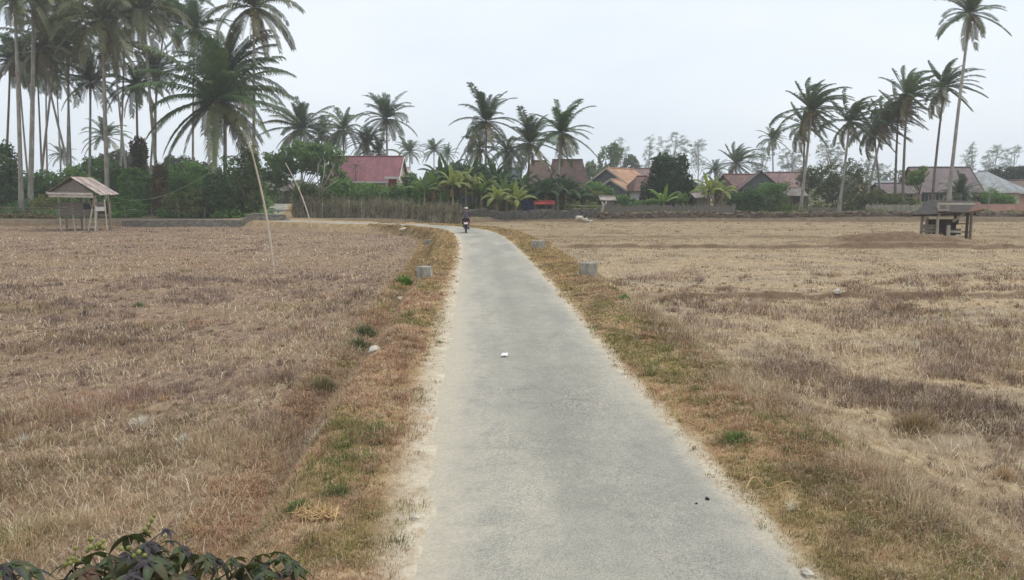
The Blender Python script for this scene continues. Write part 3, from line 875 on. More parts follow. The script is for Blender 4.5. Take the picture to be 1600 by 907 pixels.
def banana_meshes(seed, n, droop):
    r_ = random.Random(seed); b = MB()
    for k in range(n):
        V, F = banana_leaf(r_.uniform(1.7, 2.5), r_.uniform(0.42, 0.6), 1.35 - 0.9 * k / n + r_.uniform(-0.1, 0.1), k * 2.4 + r_.uniform(-0.3, 0.3), droop * r_.uniform(0.8, 1.4), seed * 31 + k)
        b.add(V, F)
    o = b.build('banana_leaves', BROAD, smooth=True); me = o.data; bpy.data.objects.remove(o)
    b = MB()
    for k in range(3):
        V, F = banana_leaf(r_.uniform(1.1, 1.5), 0.3, -0.7, r_.uniform(0, 6.28), 2.2, seed * 17 + k)
        b.add(V, F)
    o = b.build('dry_leaves', DEAD, smooth=True); me2 = o.data; bpy.data.objects.remove(o)
    return me, me2
BAN = [banana_meshes(11, 9, 1.6), banana_meshes(12, 11, 2.0), banana_meshes(13, 8, 1.2), banana_meshes(14, 10, 2.4)]
def banana(label, bx, Y, top, col, v=0, group='banana plants behind the stone wall', sc=1.0):
    b = on(bx, Y); h = at(bx, top, Y).z - b.z
    root = thing('banana_plant', label, 'banana plant', b, rng.uniform(0, 6.28), group)
    hs = max(0.6, h - 1.3 * sc)
    MB().tube([(0, 0, -0.2), (0.02, 0, hs * 0.5), (0, 0.03, hs)], [0.17 * sc, 0.13 * sc, 0.07 * sc], 9).build('stem', BANSTEM, root, smooth=True)
    link('leaves', BAN[v][0], root, (0, 0.03, hs - 0.05), None, sc * 1.35, col)
    link('dry_leaves', BAN[v][1], root, (0, 0.03, hs - 0.1), None, sc * 1.1)
    return root

# ------------------------------------------------------------------ palms
DK, MD, OL, BR, PL = (0.046, 0.086, 0.044), (0.062, 0.112, 0.05), (0.072, 0.108, 0.048), (0.085, 0.10, 0.046), (0.15, 0.19, 0.06)
GRV = 'tall coconut palms of the grove at the left'
palm('tall palm with thick curving grey trunk, the leftmost big trunk, beside the wire fence', 22, -20, 34, 86, 82, 'sparse', OL, GRV, 0.25, 0.12)
palm('tall palm with very thick straight pale trunk, second big trunk from the left picture edge', 53, -14, 47, 89, 84, 'round', OL, GRV, 0.3, 0.0)
palm('thin palm with strongly slanting trunk crossing others above the stilt hut roof', 64, 78, 127, 96, 62, 'sparse', BR, GRV, 0.17, -0.1)
palm('palm at the far left edge whose thin trunk rises behind the dark dense tree', 16, 92, 6, 108, 56, 'sparse', DK, GRV, 0.2, 0.1, dark=True)
palm('palm with thin trunk leaning left between the two thickest trunks', 29, 100, 49, 112, 52, 'round', DK, GRV, 0.16, 0.0)
palm('palm with thin dark trunk just right of the thickest pale trunk', 58, 108, 68, 114, 52, 'round', OL, GRV, 0.17, 0.05, dark=True)
palm('thin palm slightly bent, right of the dark thin trunk and left of the slanting one', 72, 60, 76, 118, 58, 'sparse', DK, GRV, 0.15, 0.08)
palm('palm rising straight behind the left gable slope of the stilt hut', 104, 72, 113, 101, 62, 'round', OL, GRV, 0.18, -0.05)
palm('palm with thin bent trunk standing low behind the stilt hut ridge, crown lost among others', 88, 118, 98, 120, 48, 'sparse', DK, GRV, 0.14, 0.1)
palm('shorter palm with full crown directly above the ridge of the stilt hut', 141, 128, 138, 99, 58, 'round', OL, GRV, 0.2, -0.03)
palm('tall heavy palm with brown drooping crown just right of the stilt hut roof', 160, 32, 169, 88, 88, 'sparse', BR, GRV, 0.27, -0.02)
palm('palm with long leaning thin trunk right of the heavy brown crowned palm', 177, 72, 204, 97, 62, 'sparse', OL, GRV, 0.17, 0.1)
palm('tall palm with bent pale trunk whose foot is wrapped in brown vines', 224, 18, 251, 90, 78, 'sparse', BR, GRV, 0.22, 0.18)
palm('palm with many dead hanging fronds and a dark shaggy vine clump below its crown', 213, 132, 217, 100, 54, 'sparse', DK, GRV, 0.2, 0.0, dark=True)
palm('half hidden palm behind the bent pale trunk, dark crown left of the broad bushy palm', 244, 112, 243, 109, 54, 'round', DK, GRV, 0.17, 0.0, dark=True)
palm('palm behind the broad bushy palm, its upright crown against the sky', 304, 48, 302, 106, 70, 'round', MD, GRV, 0.18, 0.02)
palm('tall palm with straight slender pale trunk and ragged drooping crown above the vine covered column', 396, 12, 395, 87, 78, 'sparse', BR, GRV, 0.21, 0.03)
palm('broad bushy palm with wide low crown of dark fronds, the fullest of the grove', 338, 158, 331, 84, 110, 'young', MD, GRV, 0.3, 0.0)
palm('second bushy palm right behind the broadest one, its crown reaching higher', 352, 118, 352, 91, 92, 'young', DK, GRV, 0.26, 0.0)
palm('palm whose crown fills the top edge between the two heaviest crowns of the grove', 108, 12, 104, 106, 68, 'sparse', OL, GRV, 0.18, 0.03)
palm('palm near the top left whose brown fronds hang over the slanting trunk', 92, 48, 60, 102, 60, 'sparse', BR, GRV, 0.18, 0.1)
palm('palm whose crown shows at the top edge between two bent trunks', 262, 2, 232, 108, 62, 'sparse', OL, GRV, 0.17, 0.1)
palm('palm with crown at the top edge behind the heavy brown crowned palm', 196, 8, 186, 112, 64, 'sparse', OL, GRV, 0.17, 0.02)
palm('distant hazy palm seen between trunks above the green hedge', 164, 214, 163, 150, 40, 'round', MD, 'distant palms behind the grove', 0.2, 0, dead=False)
palm('tiny far palm low in the gap between grove trunks left of the hut roof', 96, 243, 96, 195, 22, 'round', MD, 'distant palms behind the grove', 0.2, 0, dead=False)

MIDG = 'palms behind the red roofed house'
palm('bushy dark palm left of the red roof, standing behind the leafy green tree', 470, 202, 474, 136, 54, 'young', DK, MIDG, 0.24, 0, dead=False)
palm('palm between the bushy dark one and the drooping one, half hidden by a tree', 503, 212, 501, 142, 42, 'round', DK, MIDG, 0.2, 0, dead=False)
palm('drooping palm with thin grey trunk rising at the left end of the red roof', 537, 203, 537, 131, 46, 'sparse', MD, MIDG, 0.2, 0)
palm('tallest palm behind the red roof, its star shaped crown clear against the sky', 604, 186, 607, 126, 50, 'round', DK, MIDG, 0.22, 0)
palm('shorter palm tucked left of the tallest one behind the red roof', 572, 224, 573, 129, 40, 'round', DK, MIDG, 0.2, 0)
palm('low palm in front of the tallest one just above the red roof ridge', 592, 240, 594, 132, 38, 'sparse', MD, MIDG, 0.2, 0)
palm('small hazy palm just right of the red roof', 640, 238, 641, 190, 26, 'round', MD, 'small hazy palms', 0.2, 0, dead=False, nuts=False)
palm('small hazy palm standing above the banana clump, taller than its right neighbour', 678, 236, 678, 205, 27, 'round', MD, 'small hazy palms', 0.2, 0, dead=False, nuts=False)
palm('smallest hazy palm above the banana clump, right of a taller one', 700, 242, 700, 215, 20, 'round', MD, 'small hazy palms', 0.2, 0, dead=False, nuts=False)

CEN = 'palms in the middle beyond the stone wall'
palm('tall palm with pale trunk rising out of the banana clump, wide crown, near the motorcyclist', 760, 190, 757, 101, 60, 'breeze', DK, CEN, 0.2, 0.02)
palm('palm crown hanging low behind the tall one in the banana clump', 750, 232, 748, 112, 40, 'sparse', MD, CEN, 0.18, 0)
palm('short palm with ragged crown between the tall middle palm and the brown roof', 792, 236, 784, 110, 38, 'sparse', DK, CEN, 0.2, 0, dark=True)
palm('palm with dense upright crown in front of the left slope of the brown roof', 827, 224, 822, 102, 58, 'breeze', DK, CEN, 0.19, 0, dark=True)
palm('palm with white lower trunk standing by the little red roofed coop', 878, 208, 870, 92, 60, 'breeze', MD, CEN, 0.19, 0.06)

RG = 'windblown palms at the right'
palm('hazy bushy palm above the roofs, right of the round dark tree', 1150, 256, 1150, 152, 42, 'wind', MD, 'hazy palms above the roofs', 0.22, 0, dead=False, nuts=False)
palm('small hazy palm left of the bushy one above the dark hedge', 1117, 268, 1118, 156, 26, 'round', MD, 'hazy palms above the roofs', 0.2, 0, dead=False, nuts=False)
palm('slim hazy palm standing alone behind the pink roofed house', 1207, 218, 1208, 155, 28, 'breeze', MD, 'hazy palms above the roofs', 0.18, 0, dead=False, nuts=False)
palm('windblown palm with pale foot leaning right, leftmost of the windblown row', 1268, 172, 1250, 96, 62, 'wind', DK, RG, 0.2, 0.05)
palm('darker thin palm right behind the leftmost windblown palm', 1258, 196, 1257, 103, 48, 'wind', MD, RG, 0.17, 0, dark=True)
palm('windblown palm with pale leaning trunk, second in the row, beside the dusty olive tree', 1328, 190, 1310, 96, 54, 'wind', DK, RG, 0.19, 0.05)
palm('windblown palm with crossing trunk leaning right, one of the crossed pair', 1382, 192, 1350, 100, 52, 'wind', DK, RG, 0.18, 0.1)
palm('windblown palm with trunk leaning left, the other of the crossed pair', 1366, 205, 1379, 103, 48, 'wind', DK, RG, 0.16, -0.05)
palm('windblown palm with straight dark trunk, left one of two close trunks', 1404, 172, 1398, 101, 46, 'wind', DK, RG, 0.18, 0, dark=True)
palm('taller windblown palm with yellowish inner fronds above the mauve roofed house', 1418, 150, 1410, 98, 58, 'wind', MD, RG, 0.19, 0, dark=True)
palm('windblown palm whose slightly bent trunk stands left of the tallest palm at the right', 1476, 136, 1455, 99, 54, 'wind', DK, RG, 0.18, 0.12, dark=True)
palm('tallest palm at the right with long pale leaning trunk behind the field shelter', 1516, 22, 1480, 92, 58, 'breeze', OL, RG, 0.22, 0.02)
palm('trunkless young palm with stiff fronds in front of the zinc roofed house', 1500, 305, 1500, 97, 40, 'round', DK, None, 0.2, 0, dead=False, nuts=False)
palm('small slender areca palm in front of the red roof', 556, 262, 556, 112, 17, 'areca', DK, None, 0.09, 0, dead=False, nuts=False, dark=True, name='areca_palm')
palm('small light green palm with loose fronds at the right end of the field shelter', 1547, 300, 1543, 93, 26, 'areca', PL, None, 0.1, 0, dead=False, nuts=False, name='young_palm')

# ------------------------------------------------------------------ trees, shrubs, bananas
GD, GM, GL, GY_, GO, GP, GV = (0.075, 0.145, 0.062), (0.12, 0.235, 0.075), (0.14, 0.23, 0.065), (0.20, 0.23, 0.07), (0.14, 0.175, 0.072), (0.13, 0.20, 0.09), (0.15, 0.12, 0.065)
tree('leafy_tree', 'dense dark evergreen tree at the far left picture edge beside the wire fence', 'tree', 6, 90, [(4, 262, 24, 40), (-12, 290, 26, 40), (14, 300, 18, 28)], 9000, 0.26, GD, 0.36)
tree('shrub', 'yellow green low shrub in front of the dark hedge, left of the stilt hut', 'shrub', 74, 84, [(70, 320, 20, 15), (88, 324, 15, 12)], 2600, 0.17, GY_, 0.40, 'shrubs along the grove')
tree('shrub', 'dark green hedge shrub behind the two thickest grove trunks', 'shrub', 50, 95, [(45, 296, 26, 26), (75, 292, 28, 24)], 5000, 0.24, GM, 0.38, 'shrubs along the grove')
tree('shrub', 'green hedge shrub directly behind the stilt hut', 'shrub', 116, 94, [(112, 292, 30, 28), (140, 300, 22, 24)], 5000, 0.24, GM, 0.38, 'shrubs along the grove')
tree('shrub', 'tall dark hedge shrub just right of the stilt hut roof', 'shrub', 182, 92, [(176, 288, 20, 36), (190, 300, 20, 30)], 5000, 0.24, GD, 0.38, 'shrubs along the grove')
tree('shrub', 'wide upright grassy green shrub between the stilt hut and the brown vine column', 'shrub', 222, 90, [(215, 298, 26, 34), (236, 305, 20, 28)], 5500, 0.28, GM, 0.38, 'shrubs along the grove', elong=3.0)
tree('shrub', 'rounded yellowish shrub right of the brown vine column, below the bushy palm', 'shrub', 283, 82, [(278, 318, 24, 18), (300, 316, 20, 20)], 4200, 0.2, GO, 0.38, 'shrubs along the grove')
tree('shrub', 'dark tall shrub at the foot of the broad bushy palm', 'shrub', 340, 83, [(337, 300, 22, 30), (318, 318, 20, 18), (352, 312, 18, 24)], 6500, 0.22, GD, 0.38, 'shrubs along the grove')
tree('shrub', 'pale green shrub row behind the yellowish shrub, in the shade of the grove', 'shrub', 262, 94, [(255, 288, 26, 26), (292, 292, 26, 24)], 4500, 0.24, GM, 0.40, 'shrubs along the grove')
tree('vine_column', 'tall trunk wrapped in thick green vines right beside the leaning bamboo pole', 'vine', 388, 82, [(388, 262, 18, 34), (390, 300, 24, 36), (378, 322, 26, 16), (396, 242, 10, 14)], 8500, 0.2, (0.085, 0.125, 0.045), 0.36)
tree('shrub', 'green shrub between the vine wrapped trunk and the broad palm', 'shrub', 362, 88, [(360, 270, 22, 26), (366, 300, 20, 26)], 4200, 0.22, GM, 0.42, 'shrubs along the grove')
tree('vine_clump', 'dark shaggy clump of dead vines hanging on a grove palm trunk', 'vine', 217, 98, [(217, 238, 13, 22), (216, 262, 10, 16)], 2600, 0.26, (0.06, 0.05, 0.035), 0.34, limbs=True, elong=2.6)
tree('vine_column', 'brown dry vines climbing the foot of the bent pale palm trunk', 'vine', 249, 88, [(250, 278, 12, 24), (250, 308, 15, 26)], 3600, 0.22, GV, 0.36)
tree('leafy_tree', 'fresh green spreading tree left of the red roofed house, over the far road', 'tree', 470, 104, [(432, 262, 32, 26), (468, 246, 36, 24), (505, 252, 34, 26), (424, 290, 16, 22), (520, 280, 22, 22)], 13000, 0.28, (0.10, 0.19, 0.055), 0.42)
tree('shrub', 'light green shrub at the foot of the bare pale branches, before the brush fence', 'shrub', 490, 84, [(482, 308, 22, 24), (505, 314, 22, 18)], 4500, 0.2, (0.07, 0.1, 0.04), 0.42, 'shrubs by the brush fence')
tree('shrub', 'green shrub in front of the red roofed house left of the areca palm', 'shrub', 540, 98, [(536, 296, 22, 18), (560, 304, 20, 14)], 3800, 0.22, GM, 0.40, 'shrubs by the brush fence')
tree('shrub', 'dark shrub under the eaves at the right end of the red roofed house', 'shrub', 648, 100, [(642, 290, 16, 20), (630, 306, 22, 12)], 3200, 0.24, GD, 0.40, 'shrubs by the brush fence')
tree('leafy_tree', 'big round very dark dense tree between the orange roofed house and the light bananas', 'tree', 1046, 99, [(1046, 284, 32, 32), (1034, 258, 17, 17), (1062, 258, 13, 17), (1026, 300, 24, 22), (1068, 300, 22, 24), (1048, 308, 36, 14)], 17000, 0.24, (0.036, 0.08, 0.04), 0.30)
tree('shrub', 'small clipped light green bush in front of the big round dark tree', 'shrub', 1066, 94, [(1066, 312, 10, 10)], 1500, 0.16, GL, 0.34, 'shrubs before the houses')
tree('shrub', 'green shrub below the orange gables, left of the white walled house', 'shrub', 975, 97, [(972, 314, 14, 10), (988, 318, 10, 7)], 2000, 0.18, GM, 0.38, 'shrubs before the houses')
tree('shrub', 'dull olive shrub left of the orange roofed house', 'shrub', 918, 100, [(912, 304, 18, 12), (930, 308, 16, 10)], 2600, 0.2, GO, 0.40, 'shrubs before the houses')
tree('shrub', 'dark green hedge in front of the grey gabled house', 'shrub', 1165, 95, [(1150, 314, 18, 13), (1170, 310, 20, 15), (1188, 315, 18, 12)], 4800, 0.2, GD, 0.36, 'shrubs before the houses')
tree('shrub', 'mid green shrub between the grey gabled house and the pink roofed one', 'shrub', 1206, 98, [(1202, 294, 20, 9), (1222, 292, 14, 8), (1194, 306, 14, 12)], 2800, 0.2, GM, 0.42, 'shrubs before the houses')
tree('leafy_tree', 'dusty olive green spreading tree behind the first two windblown palms', 'tree', 1300, 105, [(1284, 282, 30, 22), (1318, 272, 32, 22), (1300, 300, 40, 18), (1338, 288, 20, 20), (1262, 278, 18, 18)], 11000, 0.22, (0.115, 0.145, 0.075), 0.46)
tree('shrub', 'pale dusty shrub below the white ridge, left of the crossed palms', 'shrub', 1335, 100, [(1330, 312, 16, 10), (1352, 310, 16, 10)], 2200, 0.18, GO, 0.44, 'shrubs before the houses')
tree('shrub', 'dull green shrub between the feet of the crossed palms', 'shrub', 1374, 98, [(1370, 308, 14, 14), (1386, 318, 12, 8)], 2200, 0.18, GO, 0.44, 'shrubs before the houses')
tree('leafy_tree', 'small light green tree before the white gable of the mauve roofed house', 'tree', 1434, 103, [(1432, 278, 13, 12), (1442, 268, 9, 8), (1424, 284, 9, 8)], 2300, 0.2, GL, 0.44, r0=0.08)
tree('leafy_tree', 'dark broad tree behind the brown roof at the right picture edge', 'tree', 1578, 150, [(1570, 272, 26, 11), (1600, 270, 28, 12), (1545, 276, 14, 8)], 4200, 0.36, (0.035, 0.06, 0.034), 0.40)
tree('shrub', 'dark shrub beneath the stiff young palm beside the zinc roofed house', 'shrub', 1512, 98, [(1508, 308, 16, 10), (1530, 312, 12, 8)], 2200, 0.2, GD, 0.38, 'shrubs before the houses')
tree('leafy_tree', 'hazy pale green tall tree behind the orange roof', 'tree', 955, 210, [(950, 250, 16, 22), (962, 240, 12, 18), (945, 272, 20, 14)], 4200, 0.5, GP, 0.44)
tree('leafy_tree', 'hazy lower tree right of the pale green tall one, behind the twin gables', 'tree', 985, 220, [(985, 258, 13, 16), (976, 270, 14, 10)], 3000, 0.5, (0.08, 0.115, 0.06), 0.44)
tree('leafy_tree', 'hazy tree clump behind the grove, above the hedge right of the stilt hut', 'tree', 190, 150, [(180, 256, 28, 20), (210, 262, 24, 18)], 4500, 0.42, (0.055, 0.085, 0.045), 0.42)
tree('leafy_tree', 'hazy green tree behind the broad bushy palm, left of the slender pale trunk', 'tree', 290, 150, [(280, 262, 30, 18), (318, 268, 24, 14)], 4200, 0.42, (0.055, 0.085, 0.045), 0.42)
tree('leafy_tree', 'hazy blue green tree right of the brown roofed house', 'tree', 925, 190, [(922, 268, 10, 16), (930, 285, 12, 10)], 2200, 0.45, GP, 0.44)
tree('leafy_tree', 'hazy green tree behind the banana clump, between it and the red roof', 'tree', 720, 170, [(716, 270, 26, 16), (745, 275, 22, 14)], 3600, 0.42, (0.05, 0.08, 0.042), 0.40)
tree('shrub', 'leafy green shrub row in front of the red roofed house wall', 'shrub', 592, 94, [(572, 300, 20, 14), (600, 303, 22, 13), (622, 300, 16, 16)], 4200, 0.22, GM, 0.38, 'shrubs by the brush fence')
tree('shrub', 'fresh green shrub left of the banana clump at the brush fence end', 'shrub', 668, 92, [(660, 300, 20, 20), (684, 304, 18, 16)], 3800, 0.22, GM, 0.40, 'shrubs by the brush fence')
tree('leafy_tree', 'mid green tree with loose crown in front of the orange roof', 'tree', 938, 103, [(930, 296, 17, 13), (946, 302, 15, 11)], 2600, 0.2, GM, 0.42, r0=0.09)
tree('shrub', 'green shrub hiding the foot of the white walled house', 'shrub', 1008, 95, [(1002, 320, 16, 7), (1020, 318, 12, 9)], 2000, 0.17, GM, 0.38, 'shrubs before the houses')
tree('shrub', 'dull green shrub before the low house with dark roof', 'shrub', 1402, 99, [(1398, 312, 20, 11), (1420, 316, 16, 8)], 2600, 0.18, GO, 0.40, 'shrubs before the houses')
tree('shrub', 'dark green shrub in front of the zinc roofed house wall', 'shrub', 1556, 100, [(1550, 308, 20, 9), (1574, 312, 16, 7)], 2400, 0.2, GM, 0.40, 'shrubs before the houses')
tree('leafy_tree', 'bushy green tree behind the stilt hut between two thin palm trunks', 'tree', 150, 108, [(150, 262, 24, 16), (128, 272, 20, 14), (172, 276, 18, 16)], 4600, 0.26, GM, 0.40)
tree('leafy_tree', 'bushy green tree in the grove right of the brown vine column', 'tree', 300, 102, [(292, 270, 26, 18), (318, 280, 22, 20), (270, 282, 18, 16)], 5200, 0.26, GM, 0.40)
def casuarina(label, bx, Y, sprays, n):
    """wispy feathery tree blown to the right: needles along thin swept branchlets"""
    Y *= 1.45
    b = on(bx, Y); root = thing('casuarina_tree', label, 'tree', b, 0, 'hazy feathery trees on the horizon')
    P, D, tips = [], [], []
    for px, py, rx, ry in sprays:
        for _ in range(int(rx * ry / 7) + 8):
            a_ = rng.uniform(0, 6.28); q = rng.uniform(0, 1) ** 0.5
            c = np.array(at(px + math.cos(a_) * q * rx, py + math.sin(a_) * q * ry, Y + rng.uniform(-3, 3)) - b)
            d = np.array((rng.normal(0.75, 0.35), rng.normal(0, 0.4), rng.normal(0.55, 0.3))); L_ = rng.uniform(1.4, 3.6)
            m = 26; t = rng.uniform(0, 1, m)
            pts = c + d * L_ * (t - 0.5)[:, None] + np.array((0, 0, -0.9)) * (t ** 2)[:, None] + rng.normal(0, 0.22, (m, 3))
            P.append(pts); D.append(d / np.linalg.norm(d) + rng.normal(0, 0.35, (m, 3)) + np.array((0.1, 0, -0.45))); tips.append(c)
    P, D = np.concatenate(P), np.concatenate(D); D /= np.linalg.norm(D, axis=1)[:, None]
    m = len(P); sd_ = np.cross(D, rng.normal(0, 1, (m, 3))); sd_ /= np.linalg.norm(sd_, axis=1)[:, None]
    l = rng.uniform(0.5, 1.1, m)[:, None]; w_ = 0.075
    V = np.stack([P - sd_ * w_, P + sd_ * w_, P + D * l + sd_ * w_ * 0.4, P + D * l - sd_ * w_ * 0.4], 1)
    link('crown', mesh_np('foliage', V.reshape(-1, 3), (np.arange(m) * 4)[:, None] + np.arange(4), BROAD), root, color=(0.13, 0.165, 0.14))
    tips.sort(key=lambda c: -c[2]); tp = tips[0]; mb = MB()
    mb.tube([(0, 0, -0.3), (tp[0] * 0.25, tp[1] * 0.3, tp[2] * 0.5), tuple(tp)], [0.34, 0.22, 0.05], 6)
    for c in tips[::5]: mb.tube([(c[0] * 0.3, c[1] * 0.3, c[2] * 0.66), (c[0] * 0.75, c[1] * 0.7, c[2] * 0.85), tuple(c)], [0.11, 0.07, 0.03], 5)
    mb.build('trunk', BARK, root, smooth=True)
    return root
casuarina('wispy hazy feathery tree peeking left of the big round dark tree', 1012, 280, [(1012, 240, 7, 16), (1016, 222, 6, 12), (1008, 262, 9, 12)], 1500)
casuarina('widest wispy hazy feathery tree rising over the big round dark tree', 1050, 270, [(1036, 226, 11, 15), (1058, 218, 13, 14), (1046, 248, 16, 16), (1070, 228, 9, 12)], 4500)
casuarina('wispy hazy feathery tree right of the widest one, over the light bananas', 1090, 275, [(1084, 232, 10, 14), (1096, 226, 8, 10), (1088, 255, 12, 14)], 2600)
casuarina('faint feathery tree behind the orange roof, tallest of the haze there', 970, 300, [(968, 224, 7, 12), (975, 240, 9, 14), (964, 255, 9, 14)], 1500)
casuarina('feathery hazy tree close left of the slim hazy palm', 1188, 240, [(1182, 250, 12, 14), (1194, 240, 10, 14), (1186, 266, 16, 12)], 2800)
casuarina('broad feathery hazy tree between the slim hazy palm and the windblown row', 1235, 240, [(1228, 248, 14, 16), (1246, 252, 14, 18), (1236, 268, 20, 12)], 3800)
casuarina('feathery hazy tree behind the dusty olive tree', 1296, 240, [(1288, 232, 14, 16), (1306, 238, 14, 16), (1296, 258, 20, 14)], 3800)
casuarina('feathery hazy tree between the second windblown palm and the crossed pair', 1350, 240, [(1346, 262, 14, 14), (1362, 256, 12, 14), (1378, 266, 12, 12)], 2800)
casuarina('slender pale feathery tree just right of the tallest palm, over the zinc roof', 1516, 250, [(1512, 246, 8, 16), (1518, 236, 7, 12), (1514, 264, 10, 10)], 1900)
casuarina('pale feathery tree bending right, middle one of three over the zinc roof', 1548, 250, [(1544, 250, 11, 16), (1556, 236, 10, 10), (1550, 264, 14, 8)], 2600)
casuarina('pale feathery tree bending right, nearest of three to the right picture edge', 1580, 250, [(1574, 248, 11, 16), (1588, 236, 9, 9), (1580, 262, 14, 8)], 2600)
# a far wood that reads as one mass
def far_wood():
    Vs, Fs, k = [], [], 0
    for px in np.arange(-500, 2100, 26):
        Y = rng.uniform(230, 330); top = 292 - 26 * vnoise(np.array([px * 0.012]), np.array([3.0]), 8)[0]
        b = on(px, Y); c = at(px + rng.uniform(-8, 8), top, Y); hgt = max(2.0, c.z - b.z)
        B = [(np.array((c.x, Y, b.z + hgt * 0.5)), np.array((wpx(22, Y), 4, hgt * 0.55)))]
        V, F = leaf_cloud(B, 420, 1.1, 0.34, int(px) % 977)
        Vs.append(V); Fs.append(F + k); k += len(V)
    o = link('far_wood', mesh_np('far_wood', np.concatenate(Vs), np.concatenate(Fs), BROAD), color=(0.07, 0.105, 0.06)); o['kind'] = 'stuff'
    o['label'] = 'hazy low wood along the horizon behind the village'
far_wood()

BY, BG, BD = (0.21, 0.25, 0.085), (0.10, 0.17, 0.055), (0.045, 0.085, 0.045)
BL = [
    (664, 86, 283, BG, 0, 'green banana plant at the left end of the clump, beside the brush fence'),
    (690, 90, 262, BD, 2, 'dark upright banana plant behind the left end of the clump'),
    (708, 86, 272, BY, 1, 'yellow green banana plant with drooping leaves, left of the motorcyclist'),
    (728, 88, 268, BY, 3, 'yellow banana plant with hanging dry leaf right behind the motorcyclist'),
    (738, 93, 256, BD, 2, 'tall dark banana plant at the foot of the tall pale trunked palm'),
    (752, 88, 286, BG, 0, 'green banana plant before the navy tarpaulin, left of the yellowest one'),
    (776, 86, 296, BY, 3, 'yellowest banana plant with leaves arching like a fountain over the stone wall'),
    (772, 94, 260, BD, 1, 'dark banana plant rising behind the fountain shaped yellow one'),
    (792, 89, 288, BG, 2, 'green banana plant between the yellowest one and the blue tarpaulin'),
    (806, 86, 298, BY, 0, 'small yellow green banana plant leaning over before the blue tarpaulin'),
    (818, 92, 276, BG, 1, 'green banana plant at the foot of the dense upright crowned palm'),
    (852, 90, 284, BD, 1, 'dark blue green banana plant above the little red roofed coop'),
    (884, 91, 280, BD, 3, 'dark blue green banana plant right of the white footed palm'),
    (898, 93, 292, BD, 0, 'dark banana plant behind the rail fence, below the brown roof corner'),
    (1036, 93, 300, GL, 2, 'young light green banana plant with one upright leaf before the round dark tree'),
    (1106, 93, 284, BY, 1, 'light yellow green banana plant right of the round dark tree, leaves drooping'),
    (1126, 94, 286, BY, 3, 'pale banana plant with long drooping leaves beside the dark hedge'),
]
BL += [
    (676, 88, 276, BG, 3, 'broad green banana plant second from the left end of the clump'),
    (700, 93, 258, BD, 0, 'dark banana plant with high leaves behind the yellow green one left of the rider'),
    (720, 94, 266, BD, 1, 'dark banana plant behind the yellow ones straight above the rider'),
    (744, 89, 282, BY, 2, 'yellow green banana plant with upright leaf at the left edge of the navy tarpaulin'),
    (762, 91, 276, BG, 3, 'green banana plant in front of the tall pale trunked palm foot'),
    (786, 92, 272, BD, 0, 'dark banana plant behind the yellowest one, to its right'),
    (812, 90, 290, BG, 3, 'green banana plant drooping over the blue tarpaulin'),
    (842, 92, 292, BD, 3, 'dark banana plant left of the little red roofed coop'),
    (868, 93, 282, BD, 0, 'dark banana plant behind the trunk of the white footed palm'),
    (1116, 96, 282, BG, 0, 'green banana plant between the two pale drooping ones'),
]
for bx, Y, top, col, v, lab in BL: banana(lab, bx, Y, top, col, v, sc=1.15 if col == BD else 1.0)
tree('shrub', 'dense dark green thicket filling the back of the left banana clump', 'shrub', 706, 98, [(690, 286, 24, 22), (722, 284, 24, 22), (675, 300, 18, 16)], 6500, 0.3, GD, 0.34, 'thickets behind the bananas', elong=2.6)
tree('shrub', 'dense dark green thicket behind the yellowest banana plant', 'shrub', 772, 98, [(756, 284, 22, 24), (784, 290, 22, 20), (808, 300, 18, 14)], 6500, 0.3, GD, 0.34, 'thickets behind the bananas', elong=2.6)
tree('shrub', 'dense dark green thicket below the brown roofs, around the white footed palm', 'shrub', 868, 97, [(850, 300, 22, 18), (880, 298, 24, 20), (905, 306, 16, 13)], 6500, 0.3, (0.05, 0.1, 0.055), 0.34, 'thickets behind the bananas', elong=3.0)

# bare pale-branched tree
b0 = on(496, 86)
rt = thing('bare_tree', 'small bare tree with pale forking branches before the leafy tree, by the brush fence', 'tree', b0)
m = MB(); m2 = m
base = Vector((0, 0, -0.2)); fk = at(500, 300, 86) - b0
m.tube([base, fk * 0.5 + Vector((0.06, 0, 0)), fk], [0.12, 0.1, 0.09], 7)
for (px, py), r_ in (((497, 256), .055), ((508, 250), .05), ((523, 258), .055), ((528, 282), .045), ((484, 284), .04), ((515, 272), .04)):
    e = at(px, py, 86 + rng.uniform(-1, 1)) - b0
    mid = fk.lerp(e, 0.5) + Vector((0.15 * (1 if px > 505 else -1), 0, 0.1))
    m.tube([fk, mid, e], [r_ * 1.3, r_, r_ * 0.4], 6)
    for k in range(3):
        q = mid.lerp(e, 0.3 + 0.25 * k); m2.tube([q, q + Vector((rng.uniform(-.5, .5), rng.uniform(-.3, .3), rng.uniform(.3, .8)))], [r_ * 0.5, r_ * 0.2], 5)
m.build('trunk', PALEBARK, rt, smooth=True)

def undergrowth(name, label, regions, size, col):
    """low weeds and brush filling the ground between the trees, too many to count"""
    Vs, Fs, k = [], [], 0
    for px0, px1, Y0, Y1, n, hgt in regions:
        for _ in range(n):
            px, Y = rng.uniform(px0, px1), rng.uniform(Y0, Y1)
            b = on(px, Y); r_ = rng.uniform(0.5, 1.3)
            V, F = leaf_cloud([(np.array((b.x, b.y, b.z + hgt * 0.35)), np.array((r_, r_, hgt * rng.uniform(0.45, 0.9))))], 150, size, 0.36, int(rng.integers(999)))
            V[:, 2] = np.maximum(V[:, 2], b.z)
            Vs.append(V); Fs.append(F + k); k += len(V)
    o = link(name, mesh_np(name, np.concatenate(Vs), np.concatenate(Fs), BROAD), color=col); o['kind'] = 'stuff'; o['label'] = label
undergrowth('green_undergrowth', 'green weeds and brush growing between the grove trunks', [(-250, 425, 85, 112, 230, 2.0), (60, 420, 80, 84, 40, 0.9), (-150, 640, 112, 160, 120, 3.4)], 0.24, GM)
